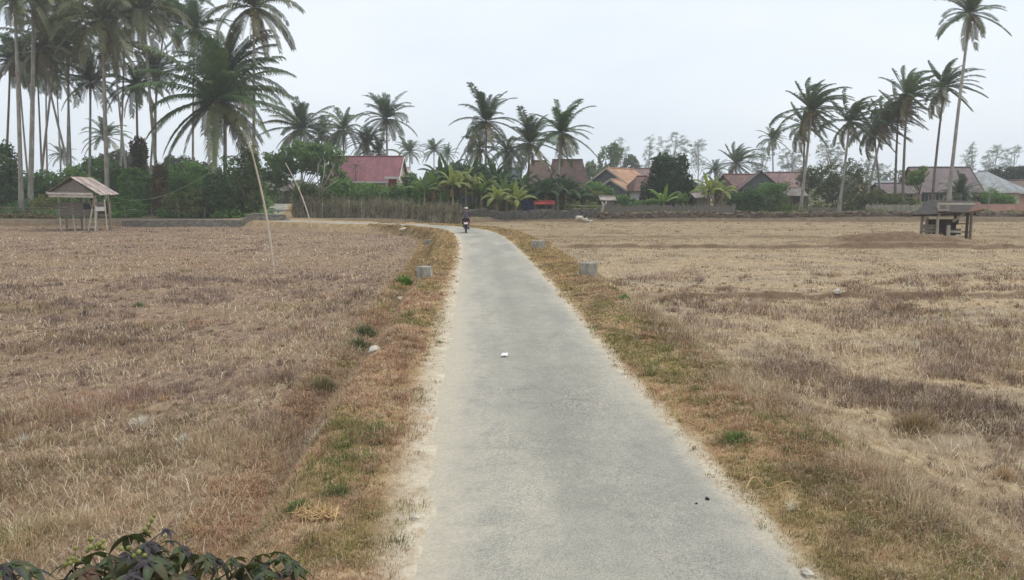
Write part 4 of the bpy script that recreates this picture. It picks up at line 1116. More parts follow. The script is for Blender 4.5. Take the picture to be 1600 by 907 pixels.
undergrowth('dull_undergrowth', 'dull weeds and brush around the houses and fences', [(470, 940, 89, 104, 110, 1.5), (960, 1850, 95, 102, 90, 1.3), (960, 1850, 88, 93, 60, 0.55), (480, 1800, 125, 170, 130, 3.0)], 0.24, GO)
undergrowth('dry_brush', 'dry brownish weeds along the foot of the walls and banks', [(730, 1800, 85.6, 88.5, 120, 0.45), (-200, 90, 78, 84, 44, 0.5)], 0.18, (0.16, 0.135, 0.085))
# ------------------------------------------------------------------ buildings
WOOD = simple('weathered_wood', srgb(150, 140, 126), srgb(96, 88, 78), 4, 0.9, (1, 1, 6), 0.3)
WOODH = simple('weathered_plank', srgb(142, 134, 122), srgb(86, 80, 72), 4, 0.9, (0.5, 4, 9), 0.3)
PALEWOOD = simple('pale_wood', srgb(200, 192, 176), srgb(152, 144, 128), 4, 0.85, (1, 1, 0.3))
DARKWOOD = simple('dark_wood', srgb(86, 74, 64), srgb(52, 46, 42), 4, 0.9, (1, 1, 0.3))
WHITE = simple('white_paint', srgb(226, 224, 218), srgb(190, 186, 178), 2, 0.6)
DARK = simple('dark_opening', srgb(46, 46, 48), srgb(34, 34, 36), 2, 0.6)
GLASS = simple('window_glass', srgb(58, 66, 74), srgb(44, 50, 58), 1, 0.15)
CONC = simple('weathered_concrete', srgb(184, 178, 164), srgb(104, 103, 92), 5, 0.92, (1, 1, 0.5), 0.4)
CREAM = simple('cream_wall', srgb(206, 190, 166), srgb(170, 154, 132), 0.8, 0.85)
GREYW = simple('grey_wall', srgb(112, 114, 118), srgb(84, 86, 90), 0.8, 0.85)
PINKW = simple('pinkish_wall', srgb(196, 152, 136), srgb(164, 124, 110), 0.7, 0.85)
BROWNW = simple('brown_wall', srgb(128, 108, 92), srgb(92, 78, 68), 0.8, 0.9, (1, 1, 5))
BLUEW = simple('blue_grey_zinc_wall', srgb(164, 180, 190), srgb(132, 148, 160), 0.8, 0.5)
STONE = simple('rough_stone', srgb(112, 108, 100), srgb(54, 52, 49), 3.2, 0.95, (1, 1, 1.6), 0.8)
PALESTONE = simple('pale_rock', srgb(212, 204, 188), srgb(160, 152, 138), 5, 0.9, (1, 1, 1), 0.5)
def sheet_mat(name, c1, c2, freq=14.0, axis='X', rust=None):
    """corrugated sheet or tile courses: ribs by bump, blotchy wear"""
    m, t, p = newmat(name)
    n = noise(t, 1.1, 6, 0.7)
    c = ramp(t, n, [(0.36, c2), (0.60, c1)])
    c = mixc(t, 0.6, c, ramp(t, noise(t, 0.9, 5, 0.7, mapping(t, (3.0, 0.5, 0.5))), [(0.36, (0.68, 0.67, 0.66)), (0.6, (1.06,) * 3)]), 'MULTIPLY')
    if rust: c = mixc(t, ramp(t, noise(t, 2.6, 6, 0.75), [(0.5, (0,) * 3), (0.66, (0.8,) * 3)]), c, rust)
    wv = nd(t, 'ShaderNodeTexWave'); wv.bands_direction = axis; wv.inputs['Scale'].default_value = freq
    t.links.new(nd(t, 'ShaderNodeTexCoord').outputs['Object'], wv.inputs[0])
    c = mixc(t, 0.45, c, ramp(t, wv.outputs[0], [(0.0, (0.6,) * 3), (0.5, (1,) * 3)]), 'MULTIPLY')
    t.links.new(c, p.inputs['Base Color']); p.inputs['Roughness'].default_value = 0.65
    p.inputs['Specular IOR Level'].default_value = 0.3
    bump(t, wv.outputs[0], p, 0.6, 0.03)
    return m
R_RED = sheet_mat('red_sheet_roof', srgb(150, 98, 102), srgb(124, 80, 86), 1.6, 'X')
R_BROWN = sheet_mat('brown_tile_roof', srgb(104, 80, 72), srgb(70, 54, 50), 3.2, 'Z')
R_BROWN2 = sheet_mat('dull_brown_roof', srgb(116, 94, 82), srgb(82, 67, 58), 2.5, 'X')
R_ORANGE = sheet_mat('orange_tile_roof', srgb(184, 142, 108), srgb(136, 98, 76), 3.2, 'Z')
R_TILE = sheet_mat('red_brown_tile_roof', srgb(118, 82, 72), srgb(78, 56, 50), 3.2, 'Z')
R_PINK = sheet_mat('faded_pink_roof', srgb(142, 112, 108), srgb(104, 84, 82), 2.5, 'X')
R_MAUVE = sheet_mat('mauve_sheet_roof', srgb(124, 108, 108), srgb(92, 80, 82), 2.2, 'X')
R_ZINC = sheet_mat('zinc_roof', srgb(156, 161, 162), srgb(122, 129, 132), 1.8, 'X')
R_GREY = sheet_mat('grey_rusty_sheet', srgb(182, 172, 164), srgb(132, 122, 116), 3.0, 'X', srgb(134, 92, 74))
R_DARK = sheet_mat('dark_weathered_thatch', srgb(62, 57, 53), srgb(34, 32, 32), 7.0, 'X', srgb(96, 68, 58))

def slab(m, q, th=0.1):
    """thick sheet from four corners (counter-clockwise from above)"""
    q = [Vector(v) for v in q]; nrm = (q[1] - q[0]).cross(q[3] - q[0]).normalized() * th
    return m.add(q + [v - nrm for v in q], [(0, 1, 2, 3), (7, 6, 5, 4), (0, 4, 5, 1), (1, 5, 6, 2), (2, 6, 7, 3), (3, 7, 4, 0)])
def gable(m, w, d, z0, rh, ov, th=0.1, ox=0.3):
    """two roof slopes, ridge along x"""
    k = rh / (d / 2); zl = z0 - ov * k; y = d / 2 + ov; x = w / 2 + ox
    slab(m, [(-x, -y, zl), (x, -y, zl), (x, 0, z0 + rh), (-x, 0, z0 + rh)], th)
    slab(m, [(x, y, zl), (-x, y, zl), (-x, 0.003, z0 + rh), (x, 0.003, z0 + rh)], th)
def hip(m, w, d, z0, rh, ov, ridge=0.0, th=0.1):
    x, y = w / 2 + ov, d / 2 + ov; zt = z0 + rh; r_ = ridge / 2
    for q in ([(-x, -y, z0), (x, -y, z0), (r_, 0, zt), (-r_, 0, zt)], [(x, y, z0), (-x, y, z0), (-r_, 0, zt), (r_, 0, zt)],
              [(x, -y, z0), (x, y, z0), (r_ + 0.002, 0, zt), (r_, 0, zt)], [(-x, y, z0), (-x, -y, z0), (-r_ - 0.002, 0, zt), (-r_, 0, zt)]):
        if ridge == 0: q = q[:2] + [q[2], (q[2][0] + 1e-3, 0, zt)]
        slab(m, q, th)
def walls(m, w, d, h, rh=0.0, t=0.12, z0=-0.3):
    """box shell walls with gables over the x ends"""
    if rh:
        for sx in (-1, 1):
            x0, x1 = sx * w / 2, sx * (w / 2 - t)
            P = [(-d / 2, z0), (d / 2, z0), (d / 2, h), (0, h + rh), (-d / 2, h)]
            vs = [(x0, y, z) for y, z in P] + [(x1, y, z) for y, z in P]
            fs = [tuple(range(5)), tuple(range(9, 4, -1))] + [(i, (i + 1) % 5, 5 + (i + 1) % 5, 5 + i) for i in range(5)]
            m.add(vs, fs)
    else:
        for sx in (-1, 1): m.box((sx * (w / 2 - t / 2), 0, (h + z0) / 2), (t, d, h - z0))
    for sy in (-1, 1): m.box((0, sy * (d / 2 - t / 2), (h + z0) / 2), (w - 2 * t - 0.004, t, h - z0))
def window(root, x, z, ww, wh, y, frame=WHITE, face='y'):
    f = MB(); g = MB(); e = 0.07
    def bx(b, cx, cz, dx, dz, dy, off):
        if face == 'y': b.box((cx, y - off, cz), (dx, dy, dz))
        else: b.box((y + (off if y > 0 else -off), cx, cz), (dy, dx, dz))
    bx(f, x - ww / 2, z, e, wh, 0.1, 0.03); bx(f, x + ww / 2, z, e, wh, 0.1, 0.03); bx(f, x, z, e * 0.7, wh - e, 0.08, 0.03)
    bx(f, x, z + wh / 2, ww - e - .004, e, 0.1, 0.03); bx(f, x, z - wh / 2, ww + 0.2, e, 0.16, 0.05)
    o = f.build('window', frame, root)
    bx(g, x, z, ww - e, wh - e, 0.03, 0.005)
    g.build('pane', GLASS, o)
def door(root, x, wd, h, y, mat=DARKWOOD):
    o = MB().box((x, y - 0.03, h / 2), (wd, 0.06, h)).box((x, y - 0.065, h * 0.72), (wd * 0.7, 0.02, h * 0.3)).box((x, y - 0.065, h * 0.28), (wd * 0.7, 0.02, h * 0.35)).build('door', mat, root)
    MB().lathe([(0.01, -0.02), (0.035, -0.01), (0.035, 0.02), (0.01, 0.03)], (x + wd * 0.38, y - 0.085, h * 0.47), 8, 'Y').build('handle', GREYW, o)
HG = None
def house(label, cx, Y, wpix, dpt, ridge_py, eave_py, rot, wmat, rmat, ov=0.7, style='gable', windows=(), doors=(), fascia=None, ridge=0.0, name='house', cat='house'):
    b = on(cx, Y); root = thing(name, label, cat, b, rot)
    wd = wpx(wpix, Y); ze = at(cx, eave_py, Y - dpt / 2).z - b.z; zr = at(cx, ridge_py, Y).z - b.z
    ww, dd = (wd - 2 * 0.4), dpt - 2 * ov
    rm_ = MB()
    if style == 'gable':
        rh_full = zr - ze; k = rh_full / (dd / 2 + ov); wall_h = ze + ov * k
        m = MB(); walls(m, ww, dd, wall_h - 0.12, zr - wall_h - 0.02); m.build('wall', wmat, root)
        gable(rm_, ww, dd, wall_h, zr - wall_h, ov, 0.1, 0.4)
    else:
        wall_h = ze
        m = MB(); walls(m, ww, dd, wall_h - 0.02); m.build('wall', wmat, root)
        hip(rm_, ww, dd, ze, zr - ze, ov, ridge)
    ro = rm_.build('roof', rmat, root)
    if style == 'gable' or ridge: MB().tube([(-(ww / 2 + 0.4 if style == 'gable' else ridge / 2), 0, zr + 0.03), (0, 0, zr + 0.04), ((ww / 2 + 0.4 if style == 'gable' else ridge / 2), 0, zr + 0.03)], 0.11, 7).build('ridge_cap', rmat, ro)
    if fascia:
        f = MB()
        if style == 'gable':
            k = (zr - ze) / (dd / 2 + ov); y = dd / 2 + ov
            for sx in (-1, 1):
                for sy in (-1, 1): f.bar((sx * (ww / 2 + 0.43), sy * y, ze - 0.1), (sx * (ww / 2 + 0.43), 0, zr - 0.06), 0.05, 0.26)
            for sy in (-1, 1): f.bar((-(ww / 2 + .4), sy * (y + .03), ze - 0.1), ((ww / 2 + .4), sy * (y + .03), ze - 0.1), 0.05, 0.22)
        else:
            for sy in (-1, 1): f.bar((-(ww / 2 + ov), sy * (dd / 2 + ov + .03), ze - 0.12), ((ww / 2 + ov), sy * (dd / 2 + ov + .03), ze - 0.12), 0.05, 0.2)
        f.build('fascia', fascia, root)
    for wn in windows: window(root, wn[0] * ww / 2, wn[1], wn[2], wn[3], -dd / 2)
    for dn in doors: door(root, dn * ww / 2, 0.9, 2.0, -dd / 2)
    return root, ww, dd, wall_h
Hr = house('long house with broad faded red sheet roof and white fascia behind the brush fence', 577, 116, 112, 9.0, 245, 284, R(-3), CREAM, R_RED, 0.8, windows=((-0.1, 2.3, 1.3, 1.2), (0.3, 2.3, 1.3, 1.2)), doors=(-0.45,), fascia=WHITE)[0]
# its small porch at the right end
p_ = MB(); po = thing('porch', 'small white framed porch with red door curtain at the red roofed house end', 'porch', on(614, 109))
zt = at(614, 278, 109).z - po.location.z
for sx in (-1, 1): MB().box((sx * 0.75, -0.4, zt / 2), (0.12, 0.12, zt)).build('post', WHITE, po)
MB().box((0, 0, zt + 0.05), (2.0, 1.3, 0.14)).box((0, -0.66, zt - 0.06), (2.0, 0.06, 0.2)).build('canopy', WHITE, po)
MB().add([(-.6 + 1.2 * i / 8, 0.3 + 0.05 * (i % 2), z) for z in (0.4, zt - 0.2) for i in range(9)], [(i, i + 1, i + 10, i + 9) for i in range(8)]).build('curtain', simple('red_curtain', srgb(150, 62, 58), srgb(120, 48, 46), 3), po)
house('small white gabled house end peeking out right of the red roof', 632, 120, 34, 5, 262, 290, R(70), WHITE, R_GREY, 0.4)
house('large house with steep brown roof, lighter hipped front, behind dark bananas', 842, 112, 56, 9, 252, 306, R(4), BROWNW, R_BROWN2, 0.7, 'hip', ridge=2.2)
house('house with dark red brown steep roof right behind the lighter brown one', 886, 118, 62, 8, 250, 300, R(-2), BROWNW, R_BROWN, 0.6, 'hip', ridge=4.6)
house('blue grey zinc sided shed between two palms left of the brown roofs', 802, 122, 34, 6, 254, 262, 0, BLUEW, R_ZINC, 0.3)
house('house with pale orange tiled roof and dark gable edged in white, bigger of twin gables', 968, 116, 84, 9.0, 264, 294, R(52), GREYW, R_ORANGE, 0.7, windows=((0.3, 2.0, 1.1, 1.1),), fascia=PALEWOOD)
house('lower front wing with smaller dark gable edged in white, before the orange roofed house', 962, 110, 44, 6, 281, 300, R(58), GREYW, R_ORANGE, 0.6, fascia=PALEWOOD)
house('faded pink roofed house half hidden behind the orange roof', 1000, 128, 58, 9, 264, 288, R(-8), CREAM, R_PINK, 0.6)
house('white walled house with red brown tiled hip roof left of the round dark tree', 1002, 107, 44, 7, 276, 299, R(6), WHITE, R_TILE, 0.5, 'hip', windows=((-0.5, 1.2, 0.9, 1.2), (0.2, 1.2, 0.9, 1.2)), ridge=1.5)
house('long house with brown tiled roof right of the light bananas', 1156, 114, 60, 8, 273, 292, R(8), BROWNW, R_TILE, 0.6)
house('small house with grey gable wall under a brown roof, beside the dark hedge', 1184, 107, 42, 6, 268, 297, R(82), GREYW, R_BROWN, 0.5, windows=())
house('house with faded pink sheet roof and lower front slope behind the mid green shrub', 1224, 116, 62, 8, 270, 294, R(-4), BROWNW, R_PINK, 0.7)
house('low brown walled kitchen with grey sheet roof left of the first windblown palm', 1232, 103, 38, 5, 294, 306, 0, BROWNW, R_GREY, 0.5, doors=(0.2,))
house('far building with long pale roof behind the crossed palms', 1374, 138, 62, 8, 283, 291, R(2), CREAM, R_ZINC, 0.4)
house('low house with dull dark roof and cream wall left of the mauve roofed house', 1390, 107, 54, 7, 287, 303, R(4), CREAM, R_MAUVE, 0.7, windows=((-0.4, 1.5, 1.5, 1.1), (0.5, 1.5, 0.9, 1.1)))
house('house with brown roof and pale gable behind the small light green tree', 1424, 112, 60, 7, 276, 300, R(50), WHITE, R_BROWN2, 0.6)
house('big cream walled house with tall mauve sheet roof behind the two rightmost palm trunks', 1462, 110, 92, 9, 262, 301, R(-4), CREAM, R_MAUVE, 0.9, windows=((-0.85, 1.6, 1.0, 1.3), (-0.35, 1.6, 1.0, 1.3), (0.4, 1.6, 1.0, 1.3)), doors=(-0.6,), fascia=DARKWOOD)
house('house with white zinc pyramid roof beside the mauve roofed one', 1530, 113, 84, 9, 268, 299, R(-6), CREAM, R_ZINC, 0.9, 'hip', windows=((0.2, 1.4, 1.2, 1.1),), fascia=WHITE, ridge=1.2)
house('long house with dull brown roof at the right picture edge', 1606, 119, 96, 9, 282, 304, R(-3), PINKW, R_BROWN, 0.7)
house('open grey shed with patched pale roof beyond the far end of the road', 446, 132, 36, 5, 288, 298, R(0), DARKWOOD, R_GREY, 0.4, name='shed', cat='shed')
house('grey low shed behind the plank fence near the white forked stump', 948, 98, 26, 3.5, 308, 313, 0, WOOD, R_GREY, 0.3, name='shed', cat='shed')
house('small grey shed behind the drooping pale bananas', 1092, 98, 30, 4, 302, 309, R(5), WOOD, R_GREY, 0.3, name='shed', cat='shed')
# little coop with red roof
b = on(850, 89); cp = thing('coop', 'little coop on posts with a bright red sheet roof, beside the white footed palm', 'coop', b)
zt = at(850, 313, 89).z - b.z; zl = at(850, 319, 89).z - b.z
m = MB(); slab(m, [(-1.2, -1.0, zl), (1.2, -1.0, zl), (1.2, 0.5, zt), (-1.2, 0.5, zt)], 0.06); m.build('roof', simple('bright_red_sheet', srgb(182, 84, 76), srgb(156, 66, 60), 1), cp)
for x in (-1.05, 1.05):
    for y in (-0.8, 0.4): MB().box((x, y, zl / 2), (0.09, 0.09, zl - 0.04)).build('post', WOOD, cp)
MB().box((0, -0.2, 0.5), (1.9, 1.0, 0.5)).build('box', WOODH, cp)
# tarpaulins hung under the bananas
def tarp(label, px0, px1, py0, py1, Y, c):
    a, d = at(px0, py1, Y), at(px1, py0, Y); n = 14; vs = []
    for j in range(5):
        for i in range(n + 1):
            u, v = i / n, j / 4
            vs.append((a.x + (d.x - a.x) * u, Y + 0.12 * math.sin(u * 19) * (1 - 0.5 * v) + 0.08 * v, a.z + (d.z - a.z) * v - (0.12 * math.sin(math.pi * u * 2) ** 2 * v)))
    o = MB().add(vs, [(j * (n + 1) + i, j * (n + 1) + i + 1, (j + 1) * (n + 1) + i + 1, (j + 1) * (n + 1) + i) for j in range(4) for i in range(n)]).build('tarpaulin', simple('tarp_cloth', c, tuple(k * 0.6 for k in c), 1.5, 0.6), smooth=True)
    mod = o.modifiers.new('thick', 'SOLIDIFY'); mod.thickness = 0.01
    tag(o, label, 'tarpaulin', 'tarpaulins behind the bananas')
tarp('navy tarpaulin screen behind the banana stems near the motorcyclist', 722, 762, 305, 334, 93, srgb(60, 84, 122))
tarp('brighter blue tarpaulin left of the little red roofed coop', 798, 834, 312, 334, 92, srgb(66, 96, 160))

# ------------------------------------------------------------------ walls and fences
def stone_wall(label, px0, px1, Y0, Y1, h, th, mat, name='stone_wall', rough=0.10, cap=None, group='low stone walls'):
    a, c = on(px0, Y0), on(px1, Y1); L_ = (c - a).length; n = max(8, int(L_ / 0.25))
    root = thing(name, label, 'wall', a, math.atan2(c.y - a.y, c.x - a.x), group)
    prof = [(-th / 2, -0.35), (-th / 2, 0.0), (-th / 2, h * 0.4), (-th / 2, h * 0.75), (-th / 2 * 0.8, h), (th / 2 * 0.8, h), (th / 2, h * 0.6), (th / 2, -0.35)]
    vs = []
    for i in range(n + 1):
        u = i / n; q = a.lerp(c, u); zz = gz(q.x, q.y) - a.z
        hh = 1 + rough * 1.6 * (vnoise(np.array([i * 0.31]), np.array([2.0]), int(px0))[0] - 0.5) + rough * rng.normal(0, 0.4)
        for y, z in prof: vs.append((u * L_, y + rng.normal(0, rough * 0.35), zz + (z * hh if z > 0 else z) + (rng.normal(0, rough * 0.25) if z > 0 else 0)))
    k = len(prof)
    fs = [(i * k + j, (i + 1) * k + j, (i + 1) * k + (j + 1) % k, i * k + (j + 1) % k) for i in range(n) for j in range(k)]
    MB().add(vs, fs).build('wall_body', mat, root)
    if cap:
        cz = [(x, gz(*(a.lerp(c, x / L_)).xy) - a.z + h + 0.03) for x in np.linspace(0, L_, 30)]
        m = MB()
        for (x0, z0), (x1, z1) in zip(cz[:-1], cz[1:]): m.box(((x0 + x1) / 2, 0, (z0 + z1) / 2), (x1 - x0 - 0.004, th * 1.1, 0.07))
        m.build('coping', cap, root)
    return root, L_
rw, L_ = stone_wall('low stone wall with pale coping at the left field edge before the grove', 192, 446, 75.8, 76.2, 0.62, 0.4, simple('mortared_stone', srgb(150, 144, 132), srgb(88, 84, 77), 3.2, 0.95, (1, 1, 1.6), 0.8), cap=CONC, rough=0.06)
MB().box((L_ + 0.2, 0, 0.3), (0.36, 0.5, 1.1)).build('end_pillar', CONC, rw, bevel=0.02)
stone_wall('dark rough stone wall before the banana clump, behind the motorcyclist', 716, 934, 84.6, 85.2, 0.85, 0.5, STONE, rough=0.13)
stone_wall('long low dark stone bank along the far edge of the right field', 936, 1720, 85.2, 86.2, 0.5, 0.8, simple('earth_and_stone', srgb(124, 108, 92), srgb(66, 58, 50), 2.2, 0.95, (1, 1, 1.6), 0.8), rough=0.2)
stone_wall('pinkish plastered garden wall at the far right behind the field shelter', 1520, 1700, 93, 94, 1.15, 0.2, PINKW, name='garden_wall', rough=0.01, group=None, cap=PINKW)
def rail_fence(name, label, px0, px1, Y0, Y1, h, rails, every, mat, pale=None, rough=0.06, group=None, cat='fence'):
    a, c = on(px0, Y0), on(px1, Y1); L_ = (c - a).length
    root = thing(name, label, cat, a, math.atan2(c.y - a.y, c.x - a.x), group)
    n = max(2, int(L_ / every)); P = []
    for i in range(n + 1):
        q = a.lerp(c, i / n); z = gz(q.x, q.y) - a.z; x = i / n * L_; hh = h * rng.uniform(0.92, 1.1)
        tl = rng.normal(0, 0.05)
        MB().tube([(x, 0, z - 0.3), (x + tl, rng.normal(0, 0.03), z + hh)], [0.055, 0.045], 6).build('post', mat, root); P.append((x, z))
    for r_ in rails:
        pts = [(x, -0.06, z + h * r_ + rng.normal(0, rough)) for x, z in P]
        MB().tube(pts, 0.035, 5).build('rail', pale or mat, root)
    return root, L_, P
rail_fence('rail_fence', 'grey open rail fence with pale rails between the white footed palm and forked stump', 884, 944, 90, 90, 1.25, (0.3, 0.62, 0.95), 1.6, WOOD, PALEWOOD)
rail_fence('wire_fence', 'thin post and wire fence at the far left before the grove', -60, 90, 80, 80, 1.2, (0.35, 0.65, 0.9), 2.2, WOOD, rough=0.01)
rail_fence('wire_fence', 'post fence with green wire in the shrubs between stilt hut and bushy palm', 196, 320, 79, 80, 1.2, (0.5, 0.85), 2.6, WOOD, DARKWOOD, rough=0.02)
def board_fence(name, label, px0, px1, Y0, Y1, h, bw, gapw, mat, jit=0.08, per=14):
    a, c = on(px0, Y0), on(px1, Y1); L_ = (c - a).length
    root = thing(name, label, 'fence', a, math.atan2(c.y - a.y, c.x - a.x))
    x = 0; m = MB(); k = 0
    while x < L_:
        q = a.lerp(c, x / L_); z = gz(q.x, q.y) - a.z; hh = h * (1 + rng.normal(0, jit)); w_ = bw * rng.uniform(0.8, 1.2)
        m.box((x, rng.normal(0, 0.012), z + hh / 2 - 0.1), (w_, 0.03, hh + 0.2), (rng.normal(0, 0.02), rng.normal(0, 0.03), 0))
        x += w_ + gapw * rng.uniform(0.5, 1.6); k += 1
    for zz in (0.3, 0.8): m.bar((0, 0.05, h * zz), (L_, 0.05, h * zz + gz(c.x, c.y) - a.z), 0.06, 0.04)
    m.build('panel', mat, root)
    n = max(2, int(L_ / 2.6))
    for i in range(n + 1):
        q = a.lerp(c, i / n); z = gz(q.x, q.y) - a.z
        MB().box((i / n * L_, 0.11, z + h * 0.5), (0.1, 0.09, h + 0.25)).build('post', DARKWOOD, root)
    return root
board_fence('plank_fence', 'long grey brown plank fence before the white walled house and round dark tree', 942, 1150, 91, 91.5, 1.15, 0.16, 0.02, WOODH)
board_fence('picket_fence', 'thin grey picket fence before the mauve roofed house', 1352, 1448, 94, 94, 1.15, 0.05, 0.05, PALEWOOD, 0.06)
board_fence('plank_fence', 'short low grey fence between the first two windblown palms', 1252, 1306, 92, 92, 0.85, 0.12, 0.06, WOOD, 0.08)
# brush fence: dead sticks woven upright
def brush_fence():
    a, c = on(459, 83.5), on(718, 76.5); L_ = (c - a).length
    root = thing('brush_fence', 'tall fence of dry brown brushwood sticks along the far side of the bending road', 'fence', a, math.atan2(c.y - a.y, c.x - a.x))
    BR1 = simple('dry_brush_sticks', srgb(168, 157, 134), srgb(108, 100, 83), 1.2, 0.95)
    n = 2600; x = rng.uniform(0, L_, n); y = rng.normal(0, 0.22, n)
    zz = np.interp(x, [0, L_], [0, c.z - a.z]); hh = rng.uniform(0.5, 1.9, n) * (0.9 + 0.45 * vnoise(x * 0.5, x * 0, 7))
    ax = rng.normal(0, 0.22, n); ay = rng.normal(0, 0.12, n); w_ = rng.uniform(0.02, 0.045, n)
    z0 = rng.uniform(-0.1, 0.45, n)
    V = np.stack([np.stack([x - w_, y, zz + z0], 1), np.stack([x + w_, y, zz + z0], 1), np.stack([x + ax * hh + w_ * 0.5, y + ay * hh, zz + z0 + hh], 1), np.stack([x + ax * hh - w_ * 0.5, y + ay * hh + .02, zz + z0 + hh], 1)], 1)
    link('brushwood', mesh_np('brushwood', V.reshape(-1, 3), (np.arange(n) * 4)[:, None] + np.arange(4), BR1), root)
    for i in range(12):
        xx = L_ * (i + 0.3) / 12; z = (c.z - a.z) * xx / L_
        MB().tube([(xx, -0.25, z - 0.3), (xx + rng.normal(0, 0.08), -0.25, z + rng.uniform(1.5, 2.3))], [0.06, 0.045], 6).build('post', PALEWOOD if i in (2, 4, 5) else WOOD, root)
    for zz_ in (0.7, 1.3): MB().tube([(L_ * i / 12, -0.3, (c.z - a.z) * i / 12 + zz_ + rng.normal(0, 0.06)) for i in range(13)], 0.03, 5).build('rail', WOOD, root)
    # dry leaf litter caught in it
    B = [(np.array((L_ * (i + 0.5) / 14, 0.1, 0.7 + (c.z - a.z) * i / 14)), np.array((1.2, 0.6, 1.25))) for i in range(14)]
    V, F = leaf_cloud(B, 8500, 0.17, 0.42, 3)
    link('dry_leaves', mesh_np('dry_leaves', V, F, BROAD), root, color=(0.15, 0.165, 0.085))
brush_fence()
# pale forked stump and rock heap by the right field
b = on(941, 88); st = tag(MB().tube([(0, 0, -0.2), (-0.05, 0, 0.7), (0.12, 0, 1.25), (-0.08, 0, 1.6)], [0.2, 0.15, 0.13, 0.07], 8).tube([(0.1, 0, 1.1), (0.4, 0, 1.45), (0.45, .05, 1.7)], [0.11, 0.08, 0.04], 7).build('tree_stump', PALEBARK, smooth=True, loc=b), 'pale bent bare stump standing at the corner of the plank fence', 'stump')
def rock(px, py, size, label, mat=PALESTONE, flat=0.6, group=None, name='stone', pos=None):
    p = pos or G(px, py); bm = bmesh.new(); bmesh.ops.create_icosphere(bm, subdivisions=3, radius=1)
    r_ = random.Random(int(px * 7 + py)); ph = [r_.uniform(0, 9) for _ in range(3)]
    for v in bm.verts:
        c = v.co; k = 1 + 0.22 * math.sin(c.x * 3.1 + ph[0]) * math.cos(c.y * 2.7 + ph[1]) + 0.12 * math.sin(c.z * 5 + ph[2] + c.x * 4) + r_.uniform(-0.05, 0.05)
        v.co = (c.x * k * size, c.y * k * size * 0.75, c.z * k * size * flat)
    me = bpy.data.meshes.new(name); bm.to_mesh(me); bm.free(); me.materials.append(mat)
    return tag(link(name, me, None, p + Vector((0, 0, size * flat * 0.35)), (0, 0, r_.uniform(0, 6))), label, 'stone', group)
for px, py, sz, lab in ((905, 333, 0.42, 'pale rock on top of the heap at the stone wall end'), (914, 337, 0.36, 'pale rock in the middle of the heap at the stone wall end'), (923, 340, 0.30, 'pale rock at the low right foot of the heap at the stone wall end')):
    rock(px, py, sz, lab, group='pale rocks heaped at the wall end', pos=on(px, 83.6) + Vector((0, 0, (340 - py) * 0.06)))
